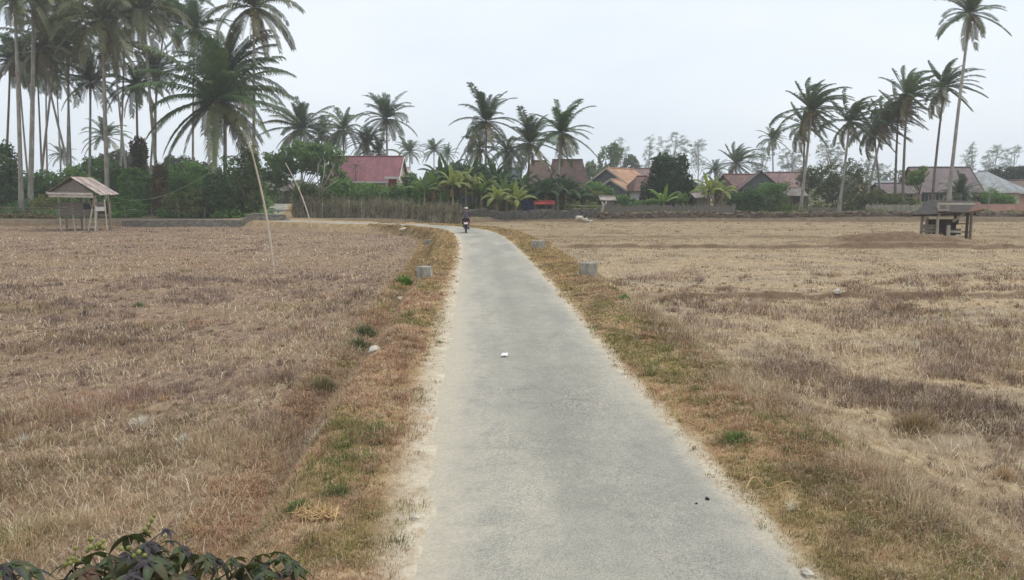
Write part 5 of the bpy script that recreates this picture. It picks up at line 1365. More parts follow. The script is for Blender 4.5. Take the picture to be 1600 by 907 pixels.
# ------------------------------------------------------------------ left stilt hut
def stilt_hut():
    Y = 68.0; b = on(128, Y)
    root = thing('stilt_hut', 'small weathered plank hut on stilts with pale sheet roof at the left field edge', 'hut', b)
    X = lambda px, yy=0.0: (at(px, 320, Y + yy).x - b.x)
    Z = lambda py, yy=0.0: (at(128, py, Y + yy).z - b.z)
    yb = 3.4                                              # depth of the hut
    x0, x1 = X(92), X(150)
    zf, zw, ze, zr = Z(336), Z(319), Z(304), Z(277)
    # stilts
    for x, yy, dx in ((x0, 0, 0.12), (X(113), 0, 0.1), (X(131), 0, -0.1), (x1, 0, 0.0), (X(102, 3.4), yb, 0), (X(126, 3.4), yb, 0), (X(167), 0.3, 0.15), (X(172, 3.4), yb, 0)):
        MB().tube([(x + dx, yy, -0.3), (x, yy, zf), (x, yy, ze - 0.05)], [0.08, 0.075, 0.06], 7).build('stilt', WOOD if yy else PALEWOOD, root)
    # bracing legs of the ladder at the right
    lad = MB().bar((X(143), -0.8, 0), (X(149), -0.05, Z(306)), 0.13, 0.06).bar((X(154), -0.8, 0), (X(151), -0.05, Z(318)), 0.12, 0.06)
    for k in range(3): lad.bar((X(144 + 1.5 * k), -0.72 + 0.2 * k, 0.35 + 0.4 * k), (X(153.5 - 0.5 * k), -0.72 + 0.2 * k, 0.35 + 0.4 * k), 0.06)
    lad.build('ladder', PALEWOOD, root)
    fl = MB()
    for k in range(9):
        yy = yb * (k + 0.5) / 9; xa, xb = X(92 + 10 * k / 9, yy), X(167 + 5 * k / 9, yy)
        fl.box(((xa + xb) / 2, yy, zf), (xb - xa + 0.2, yb / 9 - 0.02, 0.06))
    fl.bar((x0 - 0.2, -0.07, zf - 0.09), (X(168), -0.07, zf - 0.09), 0.12, 0.1).build('floor', WOODH, root)
    # low plank walls: front, back, left
    for nm, pts in (('front_wall', ((x0, -0.06), (x1, -0.06))), ('back_wall', ((X(102, 3.4), yb), (X(172, 3.4), yb))), ('side_wall', ((x0, 0), (X(102, 3.4), yb))), ('side_wall', ((X(168), 0.35), (X(172, 3.4), yb)))):
        m = MB(); (ax, ay), (cx, cy) = pts
        for k in range(4):
            z = zf + 0.14 + k * 0.27
            if z > zw + 0.15: break
            m.bar((ax - 0.05, ay + rng.normal(0, .01), z + rng.normal(0, .012)), (cx + 0.05, cy + rng.normal(0, .01), z + rng.normal(0, .02)), 0.03, 0.23)
        m.build(nm, WOODH, root)
    MB().box(((X(131) + x1) / 2, -0.1, Z(323)), (x1 - X(131), 0.03, 0.5)).build('dark_cloth', simple('dark_cloth', srgb(58, 58, 64), srgb(40, 40, 46), 3), root)
    MB().box(((X(152) + X(169)) / 2, -0.5, Z(326.5)), (X(169) - X(152), 0.04, 0.38)).build('white_board', WHITE, root)
    MB().box(((X(152) + X(169)) / 2, -0.5, Z(318.5)), (X(169) - X(152), 0.04, 0.3)).build('grey_board', WOODH, root)
    for px in (153, 168): MB().tube([(X(px) + 0.2 * (1 if px > 160 else 0), -0.7, -0.1), (X(px), -0.46, Z(312))], 0.05, 6).build('stilt', PALEWOOD, root)
    # roof: ridge runs back to the right; front gable faces the camera
    apex_f, apex_b = Vector((X(113.5, -.7), -0.7, zr)), Vector((X(146, 4), yb + 0.6, zr + 0.0))
    el_f, el_b = Vector((X(72, -.6), -0.6, Z(303.5))), Vector((X(104, 4), yb + 0.6, Z(303) + .1))
    er_f, er_b = Vector((X(158, -.6), -0.6, Z(305))), Vector((X(188, 4), yb + 0.6, Z(304.5)))
    m = MB(); slab(m, [el_f, apex_f, apex_b, el_b][::-1], 0.07); m.build('roof_slope', simple('mossy_thatch', srgb(128, 120, 104), srgb(88, 82, 70), 3, 0.95, (1, 4, 1)), root)
    m = MB(); n = 4
    for k in range(n):
        u0, u1 = k / n + 0.004, (k + 1) / n - 0.004; lift = Vector((0, 0, 0.035 * (k % 2)))
        slab(m, [er_f.lerp(er_b, u0) + lift, er_f.lerp(er_b, u1) + lift, apex_f.lerp(apex_b, u1) + lift, apex_f.lerp(apex_b, u0) + lift], 0.04)
    m.build('sheet_roof', sheet_mat('weathered_pale_sheet', srgb(206, 190, 182), srgb(150, 134, 128), 4, 'Y', srgb(134, 104, 94)), root)
    g = MB().add([(X(84), -0.3, Z(300)), (X(145), -0.3, Z(300)), apex_f + Vector((0, 0.4, -0.22)), (X(84), -0.27, Z(300)), (X(145), -0.27, Z(300)), apex_f + Vector((0, 0.43, -0.22))],
                 [(0, 1, 2), (5, 4, 3), (0, 3, 4, 1), (1, 4, 5, 2), (2, 5, 3, 0)])
    g.build('gable_boards', WOOD, root)
    m = MB(); slab(m, [(X(75, -1.2), -1.25, Z(303.5)), (X(147, -1.2), -1.25, Z(304.5)), (X(147), -0.32, Z(300)), (X(76), -0.32, Z(299.5))], 0.05)
    m.build('front_canopy', R_GREY, root)
    MB().bar((X(77, -1.2), -1.18, Z(306.5)), (X(146, -1.2), -1.18, Z(307.5)), 0.06, 0.2).build('fascia', PALEWOOD, root)
    for px in (80, 146): MB().tube([(X(px), -1.1, Z(306)), (X(px) + 0.1, -0.1, zf + 0.2)], 0.045, 6).build('strut', WOOD, root)
    return root
stilt_hut()

# ------------------------------------------------------------------ right field shelter
def shelter():
    Y = 50.0; b = on(1482, Y); b.z = gz(b.x, Y)
    root = thing('field_shelter', 'open wooden field shelter with sagging dark roof, standing behind the brown mound', 'shelter', b)
    X = lambda px, yy=0.0: (at(px, 340, Y + yy).x - b.x)
    Z = lambda py, yy=0.0: (at(1482, py, Y + yy).z - b.z)
    D = 2.2; ze = Z(334); zr = Z(313.5)
    def g0(x, yy): return gz(b.x + x, Y + yy) - b.z - 0.3
    for px, yy, mat, top, lean in ((1441, 0, WOOD, ze, 0), (1465, -0.1, PALEWOOD, Z(321), 0.05), (1512, 0.0, DARKWOOD, ze + 0.12, 0), (1449, D, WOOD, ze, 0), (1493, D, DARKWOOD, ze, 0.0), (1518, D, WOOD, ze, 0)):
        x = X(px, yy); MB().tube([(x + lean, yy, g0(x, yy)), (x, yy, top)], [0.10, 0.085], 7).build('post', mat, root)
    x = X(1482); MB().tube([(x, -0.15, g0(x, -.15)), (x - 0.03, -0.15, Z(352))], [0.13, 0.11], 7).build('short_post', PALEWOOD, root)
    m = MB()
    slab(m, [(X(1426, -.9), -0.9, Z(335)), (X(1465, -.9), -0.95, Z(334)), (X(1470, 1.1), 1.1, zr), (X(1449, 1.1), 1.1, zr + .02)], 0.13)
    slab(m, [(X(1465, -.7) + 0.02, -0.7, Z(331)), (X(1512, -.6), -0.6, Z(332)), (X(1524, 1.1), 1.1, zr - .04), (X(1470, 1.1) + 0.02, 1.1, zr - .02)], 0.08)
    slab(m, [(X(1524, 3), 3.0, ze - 0.1), (X(1440, 3), 3.0, ze - 0.1), (X(1449, 1.1), 1.13, zr - .01), (X(1524, 1.1), 1.13, zr - .05)], 0.12)
    m.build('roof', R_DARK, root)
    m = MB(); slab(m, [(X(1512, -.6) + 0.02, -0.55, Z(331)), (X(1537, -.3), -0.3, Z(327)), (X(1530, 1.1), 1.1, Z(317)), (X(1524, 1.1) + 0.02, 1.1, zr - 0.06)], 0.10)
    m.build('ragged_roof_end', simple('rusty_thatch', srgb(126, 98, 84), srgb(84, 66, 58), 4, 0.95, (4, 1, 1)), root)
    MB().bar((X(1464, -.8), -0.78, Z(318.5)), (X(1522, -.7), -0.72, Z(318.5)), 0.10, 0.12).build('pale_beam', PALEWOOD, root)
    MB().bar((X(1438), -0.1, ze), (X(1518), 0.05, ze + 0.06), 0.10).bar((X(1446, D), D, ze), (X(1521, D), D, ze + 0.04), 0.1).bar((X(1443), 0, ze + .07), (X(1450, D), D, ze + .07), 0.1).build('eave_beam', WOOD, root)
    m = MB()
    m.bar((X(1443), 0, Z(345)), (X(1453), 0, Z(335)), 0.09).bar((X(1492), 0.2, Z(347)), (X(1509), 0.1, Z(333)), 0.10).bar((X(1465), -0.15, Z(336)), (X(1475), -0.8, Z(319)), 0.08).bar((X(1466), -0.8, Z(320)), (X(1473), -0.55, Z(327)), 0.08).bar((X(1455), -0.75, Z(328)), (X(1471), -0.75, Z(328)), 0.07).bar((X(1456), -0.75, Z(327)), (X(1459), -0.5, Z(334)), 0.07)
    m.build('brace', PALEWOOD, root)
    m = MB()
    for py in (353, 357, 362, 368): m.bar((X(1441), 0.02, Z(py)), (X(1464), 0.02, Z(py)), 0.03, 0.15)
    m.build('side_slats', WOOD, root)
    m = MB()
    for py, yy in ((362, 0.2), (370, 0.1)): m.bar((X(1483), yy, Z(py)), (X(1513), yy, Z(py + 1)), 0.05, 0.14)
    m.build('rail', PALEWOOD, root)
    m = MB()
    for k in range(7): m.box(((X(1466) + X(1512)) / 2, 0.7 + 0.2 * k, Z(360)), (X(1512) - X(1466), 0.18, 0.06))
    m.bar((X(1466), 0.65, Z(364)), (X(1512), 0.65, Z(364)), 0.06, 0.3)
    m.build('bench', DARKWOOD, root)
    m = MB()
    for k in range(7): m.bar((X(1447, D), D + .05, Z(347 + k * 4.2)), (X(1494 + (5 if k < 2 else 0), D), D + .05, Z(347 + k * 4.2)), 0.03, 0.19)
    m.build('back_boards', DARKWOOD, root)
    MB().bar((X(1500, D), D, Z(352)), (X(1518, D), D, Z(352)), 0.06, 0.1).bar((X(1494, D), D, Z(365)), (X(1518, D), D, Z(366)), 0.06, 0.12).build('back_rail', WOOD, root)
    return root
shelter()

# ------------------------------------------------------------------ poles and rope
POLE = simple('bare_pole', srgb(214, 203, 186), srgb(158, 144, 126), 3, 0.8, (1, 1, 0.2))
pb = G(427, 416); ptop = at(389, 222, pb.y + 0.3)
def pole(label, base, top, r0, r1, bowx, name='bamboo_pole'):
    t = top - base; pts = [Vector((0, 0, -0.3))] + [Vector((t.x * u + bowx * math.sin(math.pi * u), t.y * u, t.z * u)) for u in np.linspace(0, 1, 10)]
    rr = [r0] + list(np.linspace(r0, r1, 10))
    return tag(MB().tube(pts, rr, 8).build(name, POLE, smooth=True, loc=base), label, 'pole', 'leaning poles in the left field')
pole('tall pale bare pole leaning left in the left field, holding a rope', pb, ptop, 0.06, 0.036, 0.14)
p2b = G(487, 356); pole('thin grey leaning pole before the leafy tree near the far road', p2b, at(446, 255, p2b.y + 1), 0.055, 0.03, 0.25)
stub = G(434, 414); tag(MB().tube([(0, 0, -.1), (-0.06, 0, 0.12), (-0.1, 0, 0.3)], [0.03, 0.025, 0.012], 6).build('stick', POLE, loc=stub), 'short dry stick poking up beside the foot of the tall leaning pole', 'stick')
ra, rb = at(387, 232, pb.y + 0.3), Vector((at(188, 312, 69).x, 69, at(188, 312, 69).z))
pts = [ra.lerp(rb, u) - Vector((0, 0, 0.9 * math.sin(math.pi * u))) - ra for u in np.linspace(0, 1, 16)]
tag(MB().tube(pts, 0.022, 5).build('rope', simple('green_rope', srgb(120, 140, 112), srgb(86, 104, 82), 4), loc=ra), 'thin green rope strung from the tall leaning pole to the stilt hut', 'rope')

# ------------------------------------------------------------------ concrete marker blocks
def block(label, px0, px1, py_t, py_b, cover=0.18):
    p = G((px0 + px1) / 2, py_b); Y = p.y; wd = wpx(px1 - px0, Y); ht = wpx(py_b - py_t, Y)
    b = MB().box((0, 0, ht / 2 - cover / 2), (wd, wd * 0.85, ht + cover), taper=0.96)
    o = b.build('concrete_block', CONC, bevel=0.02, loc=p, rot=(0, 0, R(rng.uniform(-9, 4))))
    bm = bmesh.new(); bm.from_mesh(o.data); bmesh.ops.subdivide_edges(bm, edges=bm.edges, cuts=4, use_grid_fill=True)
    for v in bm.verts:
        n_ = vnoise(np.array([v.co.x * 9 + px0]), np.array([v.co.z * 9 + v.co.y * 7]), 3)[0] - 0.5
        v.co += v.co.normalized() * n_ * 0.05 * wd + Vector(rng.normal(0, 0.004, 3))
    bm.to_mesh(o.data); bm.free()
    return tag(o, label, 'block', 'concrete blocks along the road')
block('weathered concrete block on the right verge, largest and nearest on that side', 905, 933, 411, 432)
block('smaller farther concrete block on the right verge', 831, 852, 377, 389)
block('concrete block on the left verge beside a green plant', 651, 675, 417, 434)
block('flat topped small far concrete block on the left verge', 664, 679, 375, 382)
# ------------------------------------------------------------------ litter and stones
rock(650, 812, 0.045, 'white stone on the sandy left road edge', flat=0.5)
rock(1262, 902, 0.05, 'pale crumpled lump at the lower right road edge', flat=0.5)
rock(586, 550, 0.125, 'pale rock in the grass on the left verge brink', flat=0.5)
rock(625, 470, 0.12, 'whitish rock on the left verge below the green plant', flat=0.8)
rock(1308, 459, 0.14, 'small pale stone on the first bund of the right field')
rock(1381, 601, 0.07, 'reddish grey stone among brown tufts in the right field', STONE)
rock(1350, 628, 0.065, 'pale stone lying on the straw in the right field')
rock(1126, 526, 0.06, 'small pale stone at the right verge foot')
rock(1105, 783, 0.021, 'small black lump on the right part of the road', DARK, 0.7, 'black lumps on the road')
rock(1088, 790, 0.013, 'smaller black lump left of the other one on the road', DARK, 0.7, 'black lumps on the road')
rock(632, 360, 0.35, 'whitish flat rock at the inner edge of the road bend', flat=0.35)
p = G(788, 558); vs = [(-.075, -.08, 0.004), (.07, -.1, .012), (.075, .03, .03), (.02, .06, .012), (-.03, .0, .03)]
vs = [(x * 0.8, y * 1.1, z) for x, y, z in vs]
o = MB().add(vs + [(x, y, z + .004) for x, y, z in vs], [tuple(range(5))[::-1], tuple(range(5, 10))] + [(i, (i + 1) % 5, 5 + (i + 1) % 5, 5 + i) for i in range(5)]).build('paper_scrap', simple('white_paper', srgb(238, 236, 232), srgb(224, 222, 218), 3), loc=p + Vector((0, 0, 0.035)))
tag(o, 'white torn paper scrap lying in the middle of the road', 'litter')
p = G(490, 812); m = MB()
V, F = leaf_cloud([(np.array((0, 0, 0.03)), np.array((0.17, 0.09, 0.03)))], 380, 0.05, 0.2, 4, 3.5, slim=0.10)
tag(link('straw_wisp', mesh_np('straw_wisp', V, F, simple('pale_straw', srgb(214, 186, 140), srgb(180, 150, 108), 8)), None, p), 'pale bunch of crushed straw on the left verge near the dark leaved shrub', 'straw')
# dry curved stalk on the right verge
p = G(1165, 775); q = [G(1165, 778), G(1180, 762), G(1205, 770), G(1235, 763), G(1262, 768)]
q = [v - p for v in q]; cm = catmull([(v.x, v.y) for v in q], 5)
pts = [Vector((a_, b_, 0.07 + 0.035 * math.sin(i * 0.55))) for i, (a_, b_) in enumerate(cm)]
tag(MB().tube(pts, [0.0075 - 0.0035 * i / len(pts) for i in range(len(pts))], 6).build('dry_stalk', simple('dry_stalk_skin', srgb(190, 164, 112), srgb(150, 124, 84), 9), loc=p), 'curved pale dry stalk lying on the green patch of the right verge', 'stalk')
# green plants on the verges
def clump(label, px, py, w_px, h_px, n, col, kind='grass', name='green_tuft', group='green tufts in the dry grass'):
    p = G(px, py); Y = p.y; W_, H_ = wpx(w_px, Y) * 1.25, wpx(h_px, Y) * 0.8
    az = rng.uniform(0, 6.28, n); q = np.minimum(np.abs(rng.normal(0, 0.5, n)), 1.05)
    x, y = p.x + np.cos(az) * q * W_ / 2, p.y + np.sin(az) * q * W_ / 2 * 0.8
    z = height(x, y); h = H_ * rng.uniform(0.4, 1.15, n) * np.clip(1.1 - 0.5 * q, 0.3, 1)
    wd = np.full(n, max(0.005 * Y / 6, 0.006)) * (2.2 if kind == 'leaf' else 1)
    c = np.array(col) * 1.6 * rng.uniform(0.55, 1.5, (n, 1)) * rng.uniform(0.9, 1.1, (n, 3))
    if kind == 'grass' and name == 'green_tuft':
        k = rng.uniform(0, 1, n) < 0.25; c[k] = pick(TAN + OLIVE, int(k.sum()))
    V, T, C = blades('g', x, y, z, h, wd, np.abs(0.3 + 0.6 * q + rng.normal(0, 0.4, n)), np.clip(c, 0, 0.8), 0.7, az)
    o = link(name, mesh_np(name, V - np.array(p), T, GRASS, C), None, p)
    tag(o, label, 'plant', group)
clump('bright green leafy tuft beside the concrete block on the left verge', 634, 446, 32, 22, 220, (0.10, 0.16, 0.04), 'leaf')
clump('bluish green tuft on the left verge brink behind the pale rock', 572, 525, 44, 26, 420, (0.07, 0.105, 0.055))
clump('larger dark green tuft on the left verge brink, nearer than the bluish one', 563, 548, 34, 30, 420, (0.05, 0.085, 0.04))
clump('vivid green grass tuft on the right verge beside the road', 1148, 690, 70, 22, 700, (0.07, 0.14, 0.035))
clump('small bright green plant at the end of the first bund, right verge', 976, 468, 18, 10, 160, (0.09, 0.17, 0.045), 'leaf')
clump('small green tuft alone in the middle of the left field', 217, 480, 22, 12, 200, (0.11, 0.14, 0.06))
clump('dark brown green bush of weeds on the left ditch slope', 505, 610, 64, 30, 600, (0.12, 0.11, 0.06))
clump('green weeds on the near left verge above the crushed straw', 470, 800, 70, 22, 700, (0.085, 0.13, 0.04))
clump('dark green weeds at the near left verge, right of the brighter weeds', 530, 775, 60, 16, 500, (0.07, 0.10, 0.04))
clump('brown tuft on the bare straw patch at the near right', 1432, 672, 90, 40, 900, (0.20, 0.15, 0.085), name='dry_tuft', group='pale dry tufts')
clump('whitish dry stubble burst in the near left field', 222, 668, 40, 26, 150, (0.55, 0.48, 0.37), name='dry_tuft', group='pale dry tufts')
clump('second whitish stubble burst right of the first in the near left field', 286, 695, 30, 22, 110, (0.52, 0.46, 0.36), name='dry_tuft', group='pale dry tufts')
clump('grey stubble burst near the left picture edge', 36, 695, 44, 24, 130, (0.38, 0.34, 0.28), name='dry_tuft', group='pale dry tufts')
clump('pale stubble standing in the near right field', 1235, 668 + 130, 20, 26, 60, (0.5, 0.44, 0.33), name='dry_tuft', group='pale dry tufts')
clump('upright tan tuft near the right picture edge', 1568, 750, 34, 34, 260, (0.34, 0.25, 0.15), name='dry_tuft', group='pale dry tufts')
clump('white grey bleached straw tuft among the red verge grass at the left', 492, 690, 54, 22, 240, (0.5, 0.44, 0.37), name='dry_tuft', group='pale dry tufts')

# ------------------------------------------------------------------ dark leaved shrub in the foreground
def dark_leaf_mat():
    m, t, p = newmat('dark_bronze_leaf')
    n = noise(t, 6, 4, 0.6)
    c = ramp(t, n, [(0.34, (0.036, 0.025, 0.034)), (0.46, (0.055, 0.046, 0.054)), (0.53, (0.06, 0.09, 0.036)), (0.66, (0.11, 0.06, 0.036))])
    t.links.new(c, p.inputs['Base Color']); p.inputs['Roughness'].default_value = 0.52; p.inputs['Specular IOR Level'].default_value = 0.3
    tr = nd(t, 'ShaderNodeBsdfTranslucent'); tr.inputs[0].default_value = (0.10, 0.13, 0.03, 1)
    ms = nd(t, 'ShaderNodeMixShader'); ms.inputs[0].default_value = 0.22
    t.links.new(p.outputs[0], ms.inputs[1]); t.links.new(tr.outputs[0], ms.inputs[2]); t.links.new(ms.outputs[0], t.nodes['Material Output'].inputs[0])
    return m
DLEAF = dark_leaf_mat()
FRUIT = simple('green_fruit', srgb(150, 148, 82), srgb(104, 108, 58), 20, 0.45)
STEM = simple('shrub_stem', srgb(122, 108, 84), srgb(84, 66, 60), 8, 0.7)
def palmate(b, c, az, tilt, size, r_):
    """a drooping five-lobed leaf, centre at c, facing outward"""
    M = Matrix.Rotation(az, 3, 'Z') @ Matrix.Rotation(tilt, 3, 'Y')
    for k, (a, ln, wd) in enumerate(((-1.85, 0.62, 0.26), (-0.92, 0.9, 0.34), (0.0, 1.0, 0.38), (0.92, 0.9, 0.34), (1.85, 0.62, 0.26))):
        V, F = [], []
        for i in range(7):
            t = i / 6; x = t * ln; hw = wd * 0.5 * (0.30 + 0.70 * math.sin(math.pi * min(1, 0.12 + t * 0.86))) * (1 - t ** 5)
            zz = -0.42 * t * t * ln + r_.uniform(-0.012, 0.012)
            for y, dz in ((-hw, 0.10 * hw / wd), (0, -0.02), (hw, 0.10 * hw / wd)):
                p = Vector((x * math.cos(a) - y * math.sin(a), x * math.sin(a) + y * math.cos(a), zz + dz)) * size
                V.append(Vector(c) + M @ p)
        for i in range(6):
            q = i * 3; F += [(q, q + 1, q + 4, q + 3), (q + 1, q + 2, q + 5, q + 4)]
        b.add(V, F)
def dark_shrub(label, base, heads, seed):
    """heads: (px, py, Y, leaves, leaf size, fruit)"""
    r_ = random.Random(seed); root = thing('dark_leaved_shrub', label, 'shrub', base, 0, 'dark leaved shrubs in the foreground')
    st, lf = MB(), MB(); fr = None
    for px, py, Y, nl, size, fruit in heads:
        tip = at(px, py, Y) - base; mid = tip * 0.5 + Vector((r_.uniform(-.06, .06), r_.uniform(-.06, .06), 0.05))
        st.tube([(r_.uniform(-.03, .03), r_.uniform(-.03, .03), -0.15), mid, tip + Vector((0, 0, -0.06))], [0.014, 0.010, 0.006], 6)
        for k in range(nl):
            az = k * 2.4 + r_.uniform(-.4, .4); rr = 0.05 + 0.09 * k / nl + r_.uniform(0, 0.03); dz = -0.02 - 0.13 * k / nl + r_.uniform(-.02, .02)
            c = tip + Vector((math.cos(az) * rr, math.sin(az) * rr, dz))
            st.tube([tip + Vector((0, 0, -0.05 + dz * 0.8)), c], [0.004, 0.003], 5, False)
            palmate(lf, c, az, r_.uniform(0.15, 0.75), size * r_.uniform(0.75, 1.15), r_)
        if fruit:
            f = MB()
            for k in range(fruit):
                c = tip + Vector((r_.uniform(-.045, .045), r_.uniform(-.05, .02), r_.uniform(-0.0, .075)))
                f.lathe([(0.001, -0.011), (0.007, -0.008), (0.0105, 0), (0.0075, 0.008), (0.001, 0.011)], c, 9)
                f.tube([tip, c], 0.0018, 4, False)
            f.build('fruit_cluster', FRUIT, root, smooth=True)
    st.build('stem', STEM, root, smooth=True); lf.build('leaves', DLEAF, root, smooth=True)
p = on(215, 3.3); 
dark_shrub('dark purple leaved shrub with green fruit clusters, largest at the lower left', p, [(152, 861, 3.35, 8, 0.125, 10), (205, 839, 3.4, 7, 0.115, 0), (118, 878, 3.25, 7, 0.12, 7), (232, 828, 3.5, 5, 0.09, 6), (262, 855, 3.35, 8, 0.12, 0), (300, 865, 3.3, 7, 0.12, 0), (335, 873, 3.3, 6, 0.11, 0), (180, 898, 3.1, 8, 0.13, 0), (250, 901, 3.1, 8, 0.13, 0), (310, 908, 3.05, 7, 0.12, 0), (215, 873, 3.2, 6, 0.12, 5)], 3)
p = on(420, 3.3)
dark_shrub('smaller dark leaved shrub right of the fruiting one, orange brown young leaf on top', p, [(412, 861, 3.4, 6, 0.10, 0), (440, 877, 3.3, 7, 0.115, 0), (395, 886, 3.25, 6, 0.11, 0), (378, 866, 3.45, 4, 0.085, 0), (430, 905, 3.1, 7, 0.12, 0)], 5)
p = on(-5, 3.3)
dark_shrub('dark leaf head poking in at the lower left picture corner', p, [(4, 878, 3.3, 7, 0.12, 0), (-25, 893, 3.2, 7, 0.12, 0)], 8)

# ------------------------------------------------------------------ motorcycle and rider
BODY = simple('dark_plastic', srgb(56, 40, 48), srgb(36, 28, 32), 3, 0.35)
TYRE = simple('tyre_rubber', srgb(40, 40, 42), srgb(28, 28, 30), 6, 0.85)
METAL = simple('grey_metal', srgb(150, 150, 152), srgb(110, 110, 112), 6, 0.35, metal=0.7)
REDP = simple('red_lamp', srgb(170, 40, 40), srgb(140, 30, 32), 3, 0.3)
SKIN = simple('skin', srgb(150, 108, 84), srgb(132, 92, 72), 5, 0.6)
SHIRT = simple('grey_shirt', srgb(96, 92, 104), srgb(74, 70, 82), 3, 0.9)
TROUS = simple('dark_trousers', srgb(50, 48, 54), srgb(36, 35, 40), 4, 0.9)
def motorcycle(loc, rz):
    root = thing('motorcycle', 'dark scooter motorcycle with white number plate riding away on the road', 'motorcycle', loc, rz)
    def wheel(y, r_):
        o = MB().lathe([(r_ - 0.10, -0.045), (r_ - 0.03, -0.055), (r_, -0.02), (r_, 0.02), (r_ - 0.03, 0.055), (r_ - 0.10, 0.045)], (0, y, r_), 22, 'X').build('wheel', TYRE, root, smooth=True)
        m = MB().lathe([(0.03, -0.06), (0.06, -0.05), (0.06, 0.05), (0.03, 0.06)], (0, y, r_), 12, 'X')
        for k in range(6):
            a = k * math.pi / 3; m.bar((0, y, r_), (0, y + math.cos(a) * (r_ - .09), r_ + math.sin(a) * (r_ - .09)), 0.03, 0.02)
        m.build('rim', METAL, o)
    wheel(-0.62, 0.29); wheel(0.62, 0.29)
    m = MB(); prof = [(-0.85, 0.74, 0.10, 0.07), (-0.6, 0.70, 0.17, 0.14), (-0.3, 0.62, 0.17, 0.16), (0.0, 0.48, 0.14, 0.12), (0.25, 0.42, 0.16, 0.10), (0.4, 0.62, 0.17, 0.25), (0.46, 0.9, 0.13, 0.12)]
    vs = []
    for y, z, rx, rz_ in prof:
        for k in range(12):
            a = 2 * math.pi * k / 12; vs.append((math.cos(a) * rx, y, z + math.sin(a) * rz_))
    m.add(vs, [(i * 12 + k, i * 12 + (k + 1) % 12, (i + 1) * 12 + (k + 1) % 12, (i + 1) * 12 + k) for i in range(6) for k in range(12)] + [tuple(range(12))[::-1], tuple(72 + k for k in range(12))])
    m.build('body', BODY, root, smooth=True)
    MB().box((0, -0.38, 0.80), (0.28, 0.78, 0.09)).build('seat', TYRE, root, bevel=0.03)
    MB().box((0, -0.86, 0.80), (0.2, 0.05, 0.08)).build('tail_light', simple('dark_red_lens', srgb(110, 34, 40), srgb(90, 28, 34), 3, 0.3), root, bevel=0.015)
    for s in (-1, 1): MB().box((s * 0.15, -0.84, 0.76), (0.07, 0.06, 0.06)).build('indicator', simple('amber_lens', srgb(200, 110, 40), srgb(180, 92, 34)), root, bevel=0.01)
    MB().box((0, -0.905, 0.67), (0.26, 0.015, 0.12), (R(-14), 0, 0)).build('number_plate', simple('white_plate', srgb(240, 232, 234), srgb(228, 220, 222)), root, bevel=0.004)
    MB().add([(x, -0.62 - 0.36 * math.sin(a), 0.29 + 0.36 * math.cos(a)) for a in np.linspace(-0.2, 1.7, 9) for x in (-0.075, 0.075)], [(2 * i, 2 * i + 1, 2 * i + 3, 2 * i + 2) for i in range(8)]).build('mudguard', BODY, root)
    MB().tube([(0.17, 0.0, 0.26), (0.19, -0.4, 0.28), (0.2, -0.85, 0.40)], [0.03, 0.055, 0.05], 10).build('exhaust', METAL, root, smooth=True)
    for s in (-1, 1): MB().tube([(s * 0.12, -0.62, 0.29), (s * 0.13, -0.55, 0.66)], 0.025, 8).build('shock_absorber', METAL, root)
    MB().tube([(-0.34, 0.30, 1.02), (-0.15, 0.42, 1.0), (0.15, 0.42, 1.0), (0.34, 0.30, 1.02)], 0.017, 8).tube([(0, 0.45, 0.95), (0, 0.62, 0.3)], 0.035, 8).build('handlebar', METAL, root)
    for s in (-1, 1): MB().tube([(s * 0.24, 0.36, 1.02), (s * 0.34, 0.36, 1.2)], 0.008, 6).lathe([(0.01, -0.012), (0.055, -0.01), (0.055, 0.01), (0.01, 0.012)], (s * 0.36, 0.35, 1.24), 12, 'Y').build('mirror', TYRE, root)
    MB().lathe([(0.02, -0.06), (0.09, -0.03), (0.10, 0.06), (0.05, 0.1)], (0, 0.5, 0.92), 14, 'Y').build('headlight', METAL, root, smooth=True)
    MB().box((0, 0.15, 0.31), (0.3, 0.4, 0.05)).build('footboard', BODY, root, bevel=0.015)
    return root
def skin_mesh(name, verts, edges, radii, mat, parent, sub=1):
    me = bpy.data.meshes.new(name); me.from_pydata(verts, edges, []); o = link(name, me, parent)
    o.modifiers.new('skin', 'SKIN'); sv = me.skin_vertices[0].data
    for i, r_ in enumerate(radii): sv[i].radius = r_ if isinstance(r_, tuple) else (r_, r_)
    sv[0].use_root = True
    sm = o.modifiers.new('sub', 'SUBSURF'); sm.levels = sm.render_levels = sub
    me.materials.append(mat)
    dg = bpy.context.evaluated_depsgraph_get(); me2 = bpy.data.meshes.new_from_object(o.evaluated_get(dg))
    me2.name = name
    for p_ in me2.polygons: p_.use_smooth = True
    if not me2.materials: me2.materials.append(mat)
    o.modifiers.clear(); o.data = me2
    return o
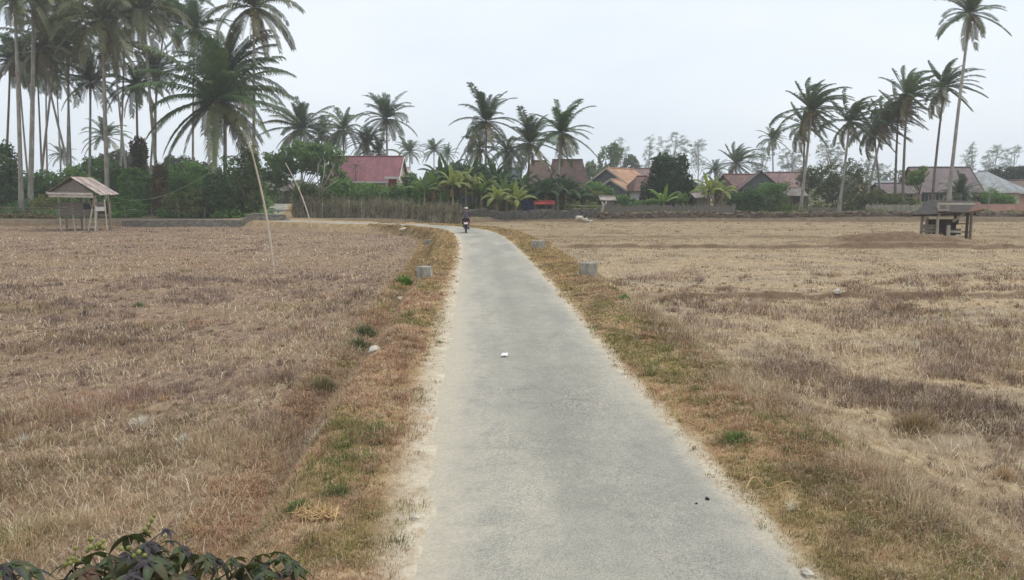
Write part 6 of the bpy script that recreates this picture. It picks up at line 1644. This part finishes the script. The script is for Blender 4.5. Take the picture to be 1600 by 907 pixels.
def rider(loc, rz):
    root = thing('person', 'rider in grey shirt and black and white helmet seated on the scooter', 'person', loc, rz)
    # seated facing +y: pelvis on the seat (z 0.9), hands on the bar grips, feet on the footboard
    v, e, r_ = [], [], []
    def add(p, rad, par=None):
        v.append(p); r_.append(rad)
        if par is not None: e.append((par, len(v) - 1))
        return len(v) - 1
    pel = add((0, -0.34, 0.93), (0.155, 0.115)); wai = add((0, -0.33, 1.10), (0.135, 0.10), pel); che = add((0, -0.29, 1.30), (0.155, 0.11), wai)
    nk0 = add((0, -0.26, 1.45), (0.09, 0.075), che); nk = add((0, -0.24, 1.52), 0.055, nk0); hd = add((0, -0.22, 1.60), (0.075, 0.09), nk); hd2 = add((0, -0.21, 1.70), (0.07, 0.085), hd)
    add((0, -0.125, 1.625), 0.014, hd)                                          # nose
    for s in (-1, 1):
        add((s * 0.083, -0.23, 1.625), (0.012, 0.02), hd)                        # ears
        sh = add((s * 0.185, -0.27, 1.40), 0.058, nk0); el = add((s * 0.31, -0.10, 1.17), 0.043, sh); wr = add((s * 0.325, 0.19, 1.06), 0.028, el)
        pm = add((s * 0.325, 0.27, 1.055), (0.038, 0.02), wr)
        for k, ln in enumerate((0.07, 0.08, 0.075, 0.06)):
            xx = s * (0.295 + 0.02 * k); f1 = add((xx, 0.325, 1.058), 0.009, pm); f2 = add((xx, 0.345, 1.03), 0.009, f1); add((xx, 0.32, 1.0 + (0.08 - ln)), 0.008, f2)
        t1 = add((s * 0.285, 0.265, 1.03), 0.010, pm); add((s * 0.275, 0.31, 1.0), 0.009, t1)
        hp = add((s * 0.105, -0.30, 0.90), 0.095, pel); kn = add((s * 0.21, 0.10, 0.86), 0.066, hp); an = add((s * 0.17, 0.06, 0.44), 0.043, kn)
        hl = add((s * 0.17, 0.04, 0.385), 0.04, an); add((s * 0.18, 0.22, 0.37), (0.042, 0.025), hl)
    skin_mesh('body', v, e, r_, SKIN, root, 2)
    # shirt
    sv = [(0, -0.34, 0.93), (0, -0.33, 1.10), (0, -0.29, 1.30), (0, -0.26, 1.44)]; se = [(0, 1), (1, 2), (2, 3)]; sr = [(0.175, 0.135), (0.16, 0.125), (0.185, 0.135), (0.11, 0.09)]
    for s in (-1, 1):
        k = len(sv); sv += [(s * 0.185, -0.27, 1.40), (s * 0.27, -0.16, 1.24)]; se += [(3, k), (k, k + 1)]; sr += [0.08, 0.07]
    skin_mesh('shirt', sv, se, sr, SHIRT, root, 2)
    tv = [(0, -0.34, 0.93)]; te = []; tr_ = [(0.165, 0.125)]
    for s in (-1, 1):
        k = len(tv); tv += [(s * 0.105, -0.30, 0.90), (s * 0.21, 0.10, 0.86), (s * 0.17, 0.06, 0.46)]; te += [(0, k), (k, k + 1), (k + 1, k + 2)]; tr_ += [0.115, 0.085, 0.062]
    skin_mesh('trousers', tv, te, tr_, TROUS, root, 2)
    for s in (-1, 1):
        MB().lathe([(0.03, -0.13), (0.05, -0.1), (0.052, 0.0), (0.045, 0.1), (0.02, 0.14)], (s * 0.178, 0.13, 0.385), 10, 'Y', (1, 1, 0.75)).build('shoe', TYRE, root, smooth=True)
    # open-face helmet
    h = MB().lathe([(0.118, -0.075), (0.132, -0.04), (0.137, 0.02), (0.122, 0.08), (0.085, 0.122), (0.03, 0.142), (0.004, 0.144)], (0, -0.225, 1.66), 20, 'Z', (0.95, 1.08, 1)).build('helmet', simple('dark_helmet', srgb(48, 46, 52), srgb(36, 34, 40), 2, 0.3), root, smooth=True)
    MB().lathe([(0.121, -0.05), (0.139, -0.03), (0.143, 0.03), (0.127, 0.06)], (0.012, -0.235, 1.665), 20, 'Z', (0.93, 1.06, 1)).build('helmet_band', simple('white_shell', srgb(226, 224, 222), srgb(205, 203, 200), 2, 0.35), h, smooth=True)
    return root
mp_ = G(728, 364); mp_.z = float(road_z(np.array(mp_.y))) + 0.02
mp_.x += 0.0
motorcycle(mp_, R(4)); rider(mp_, R(4))
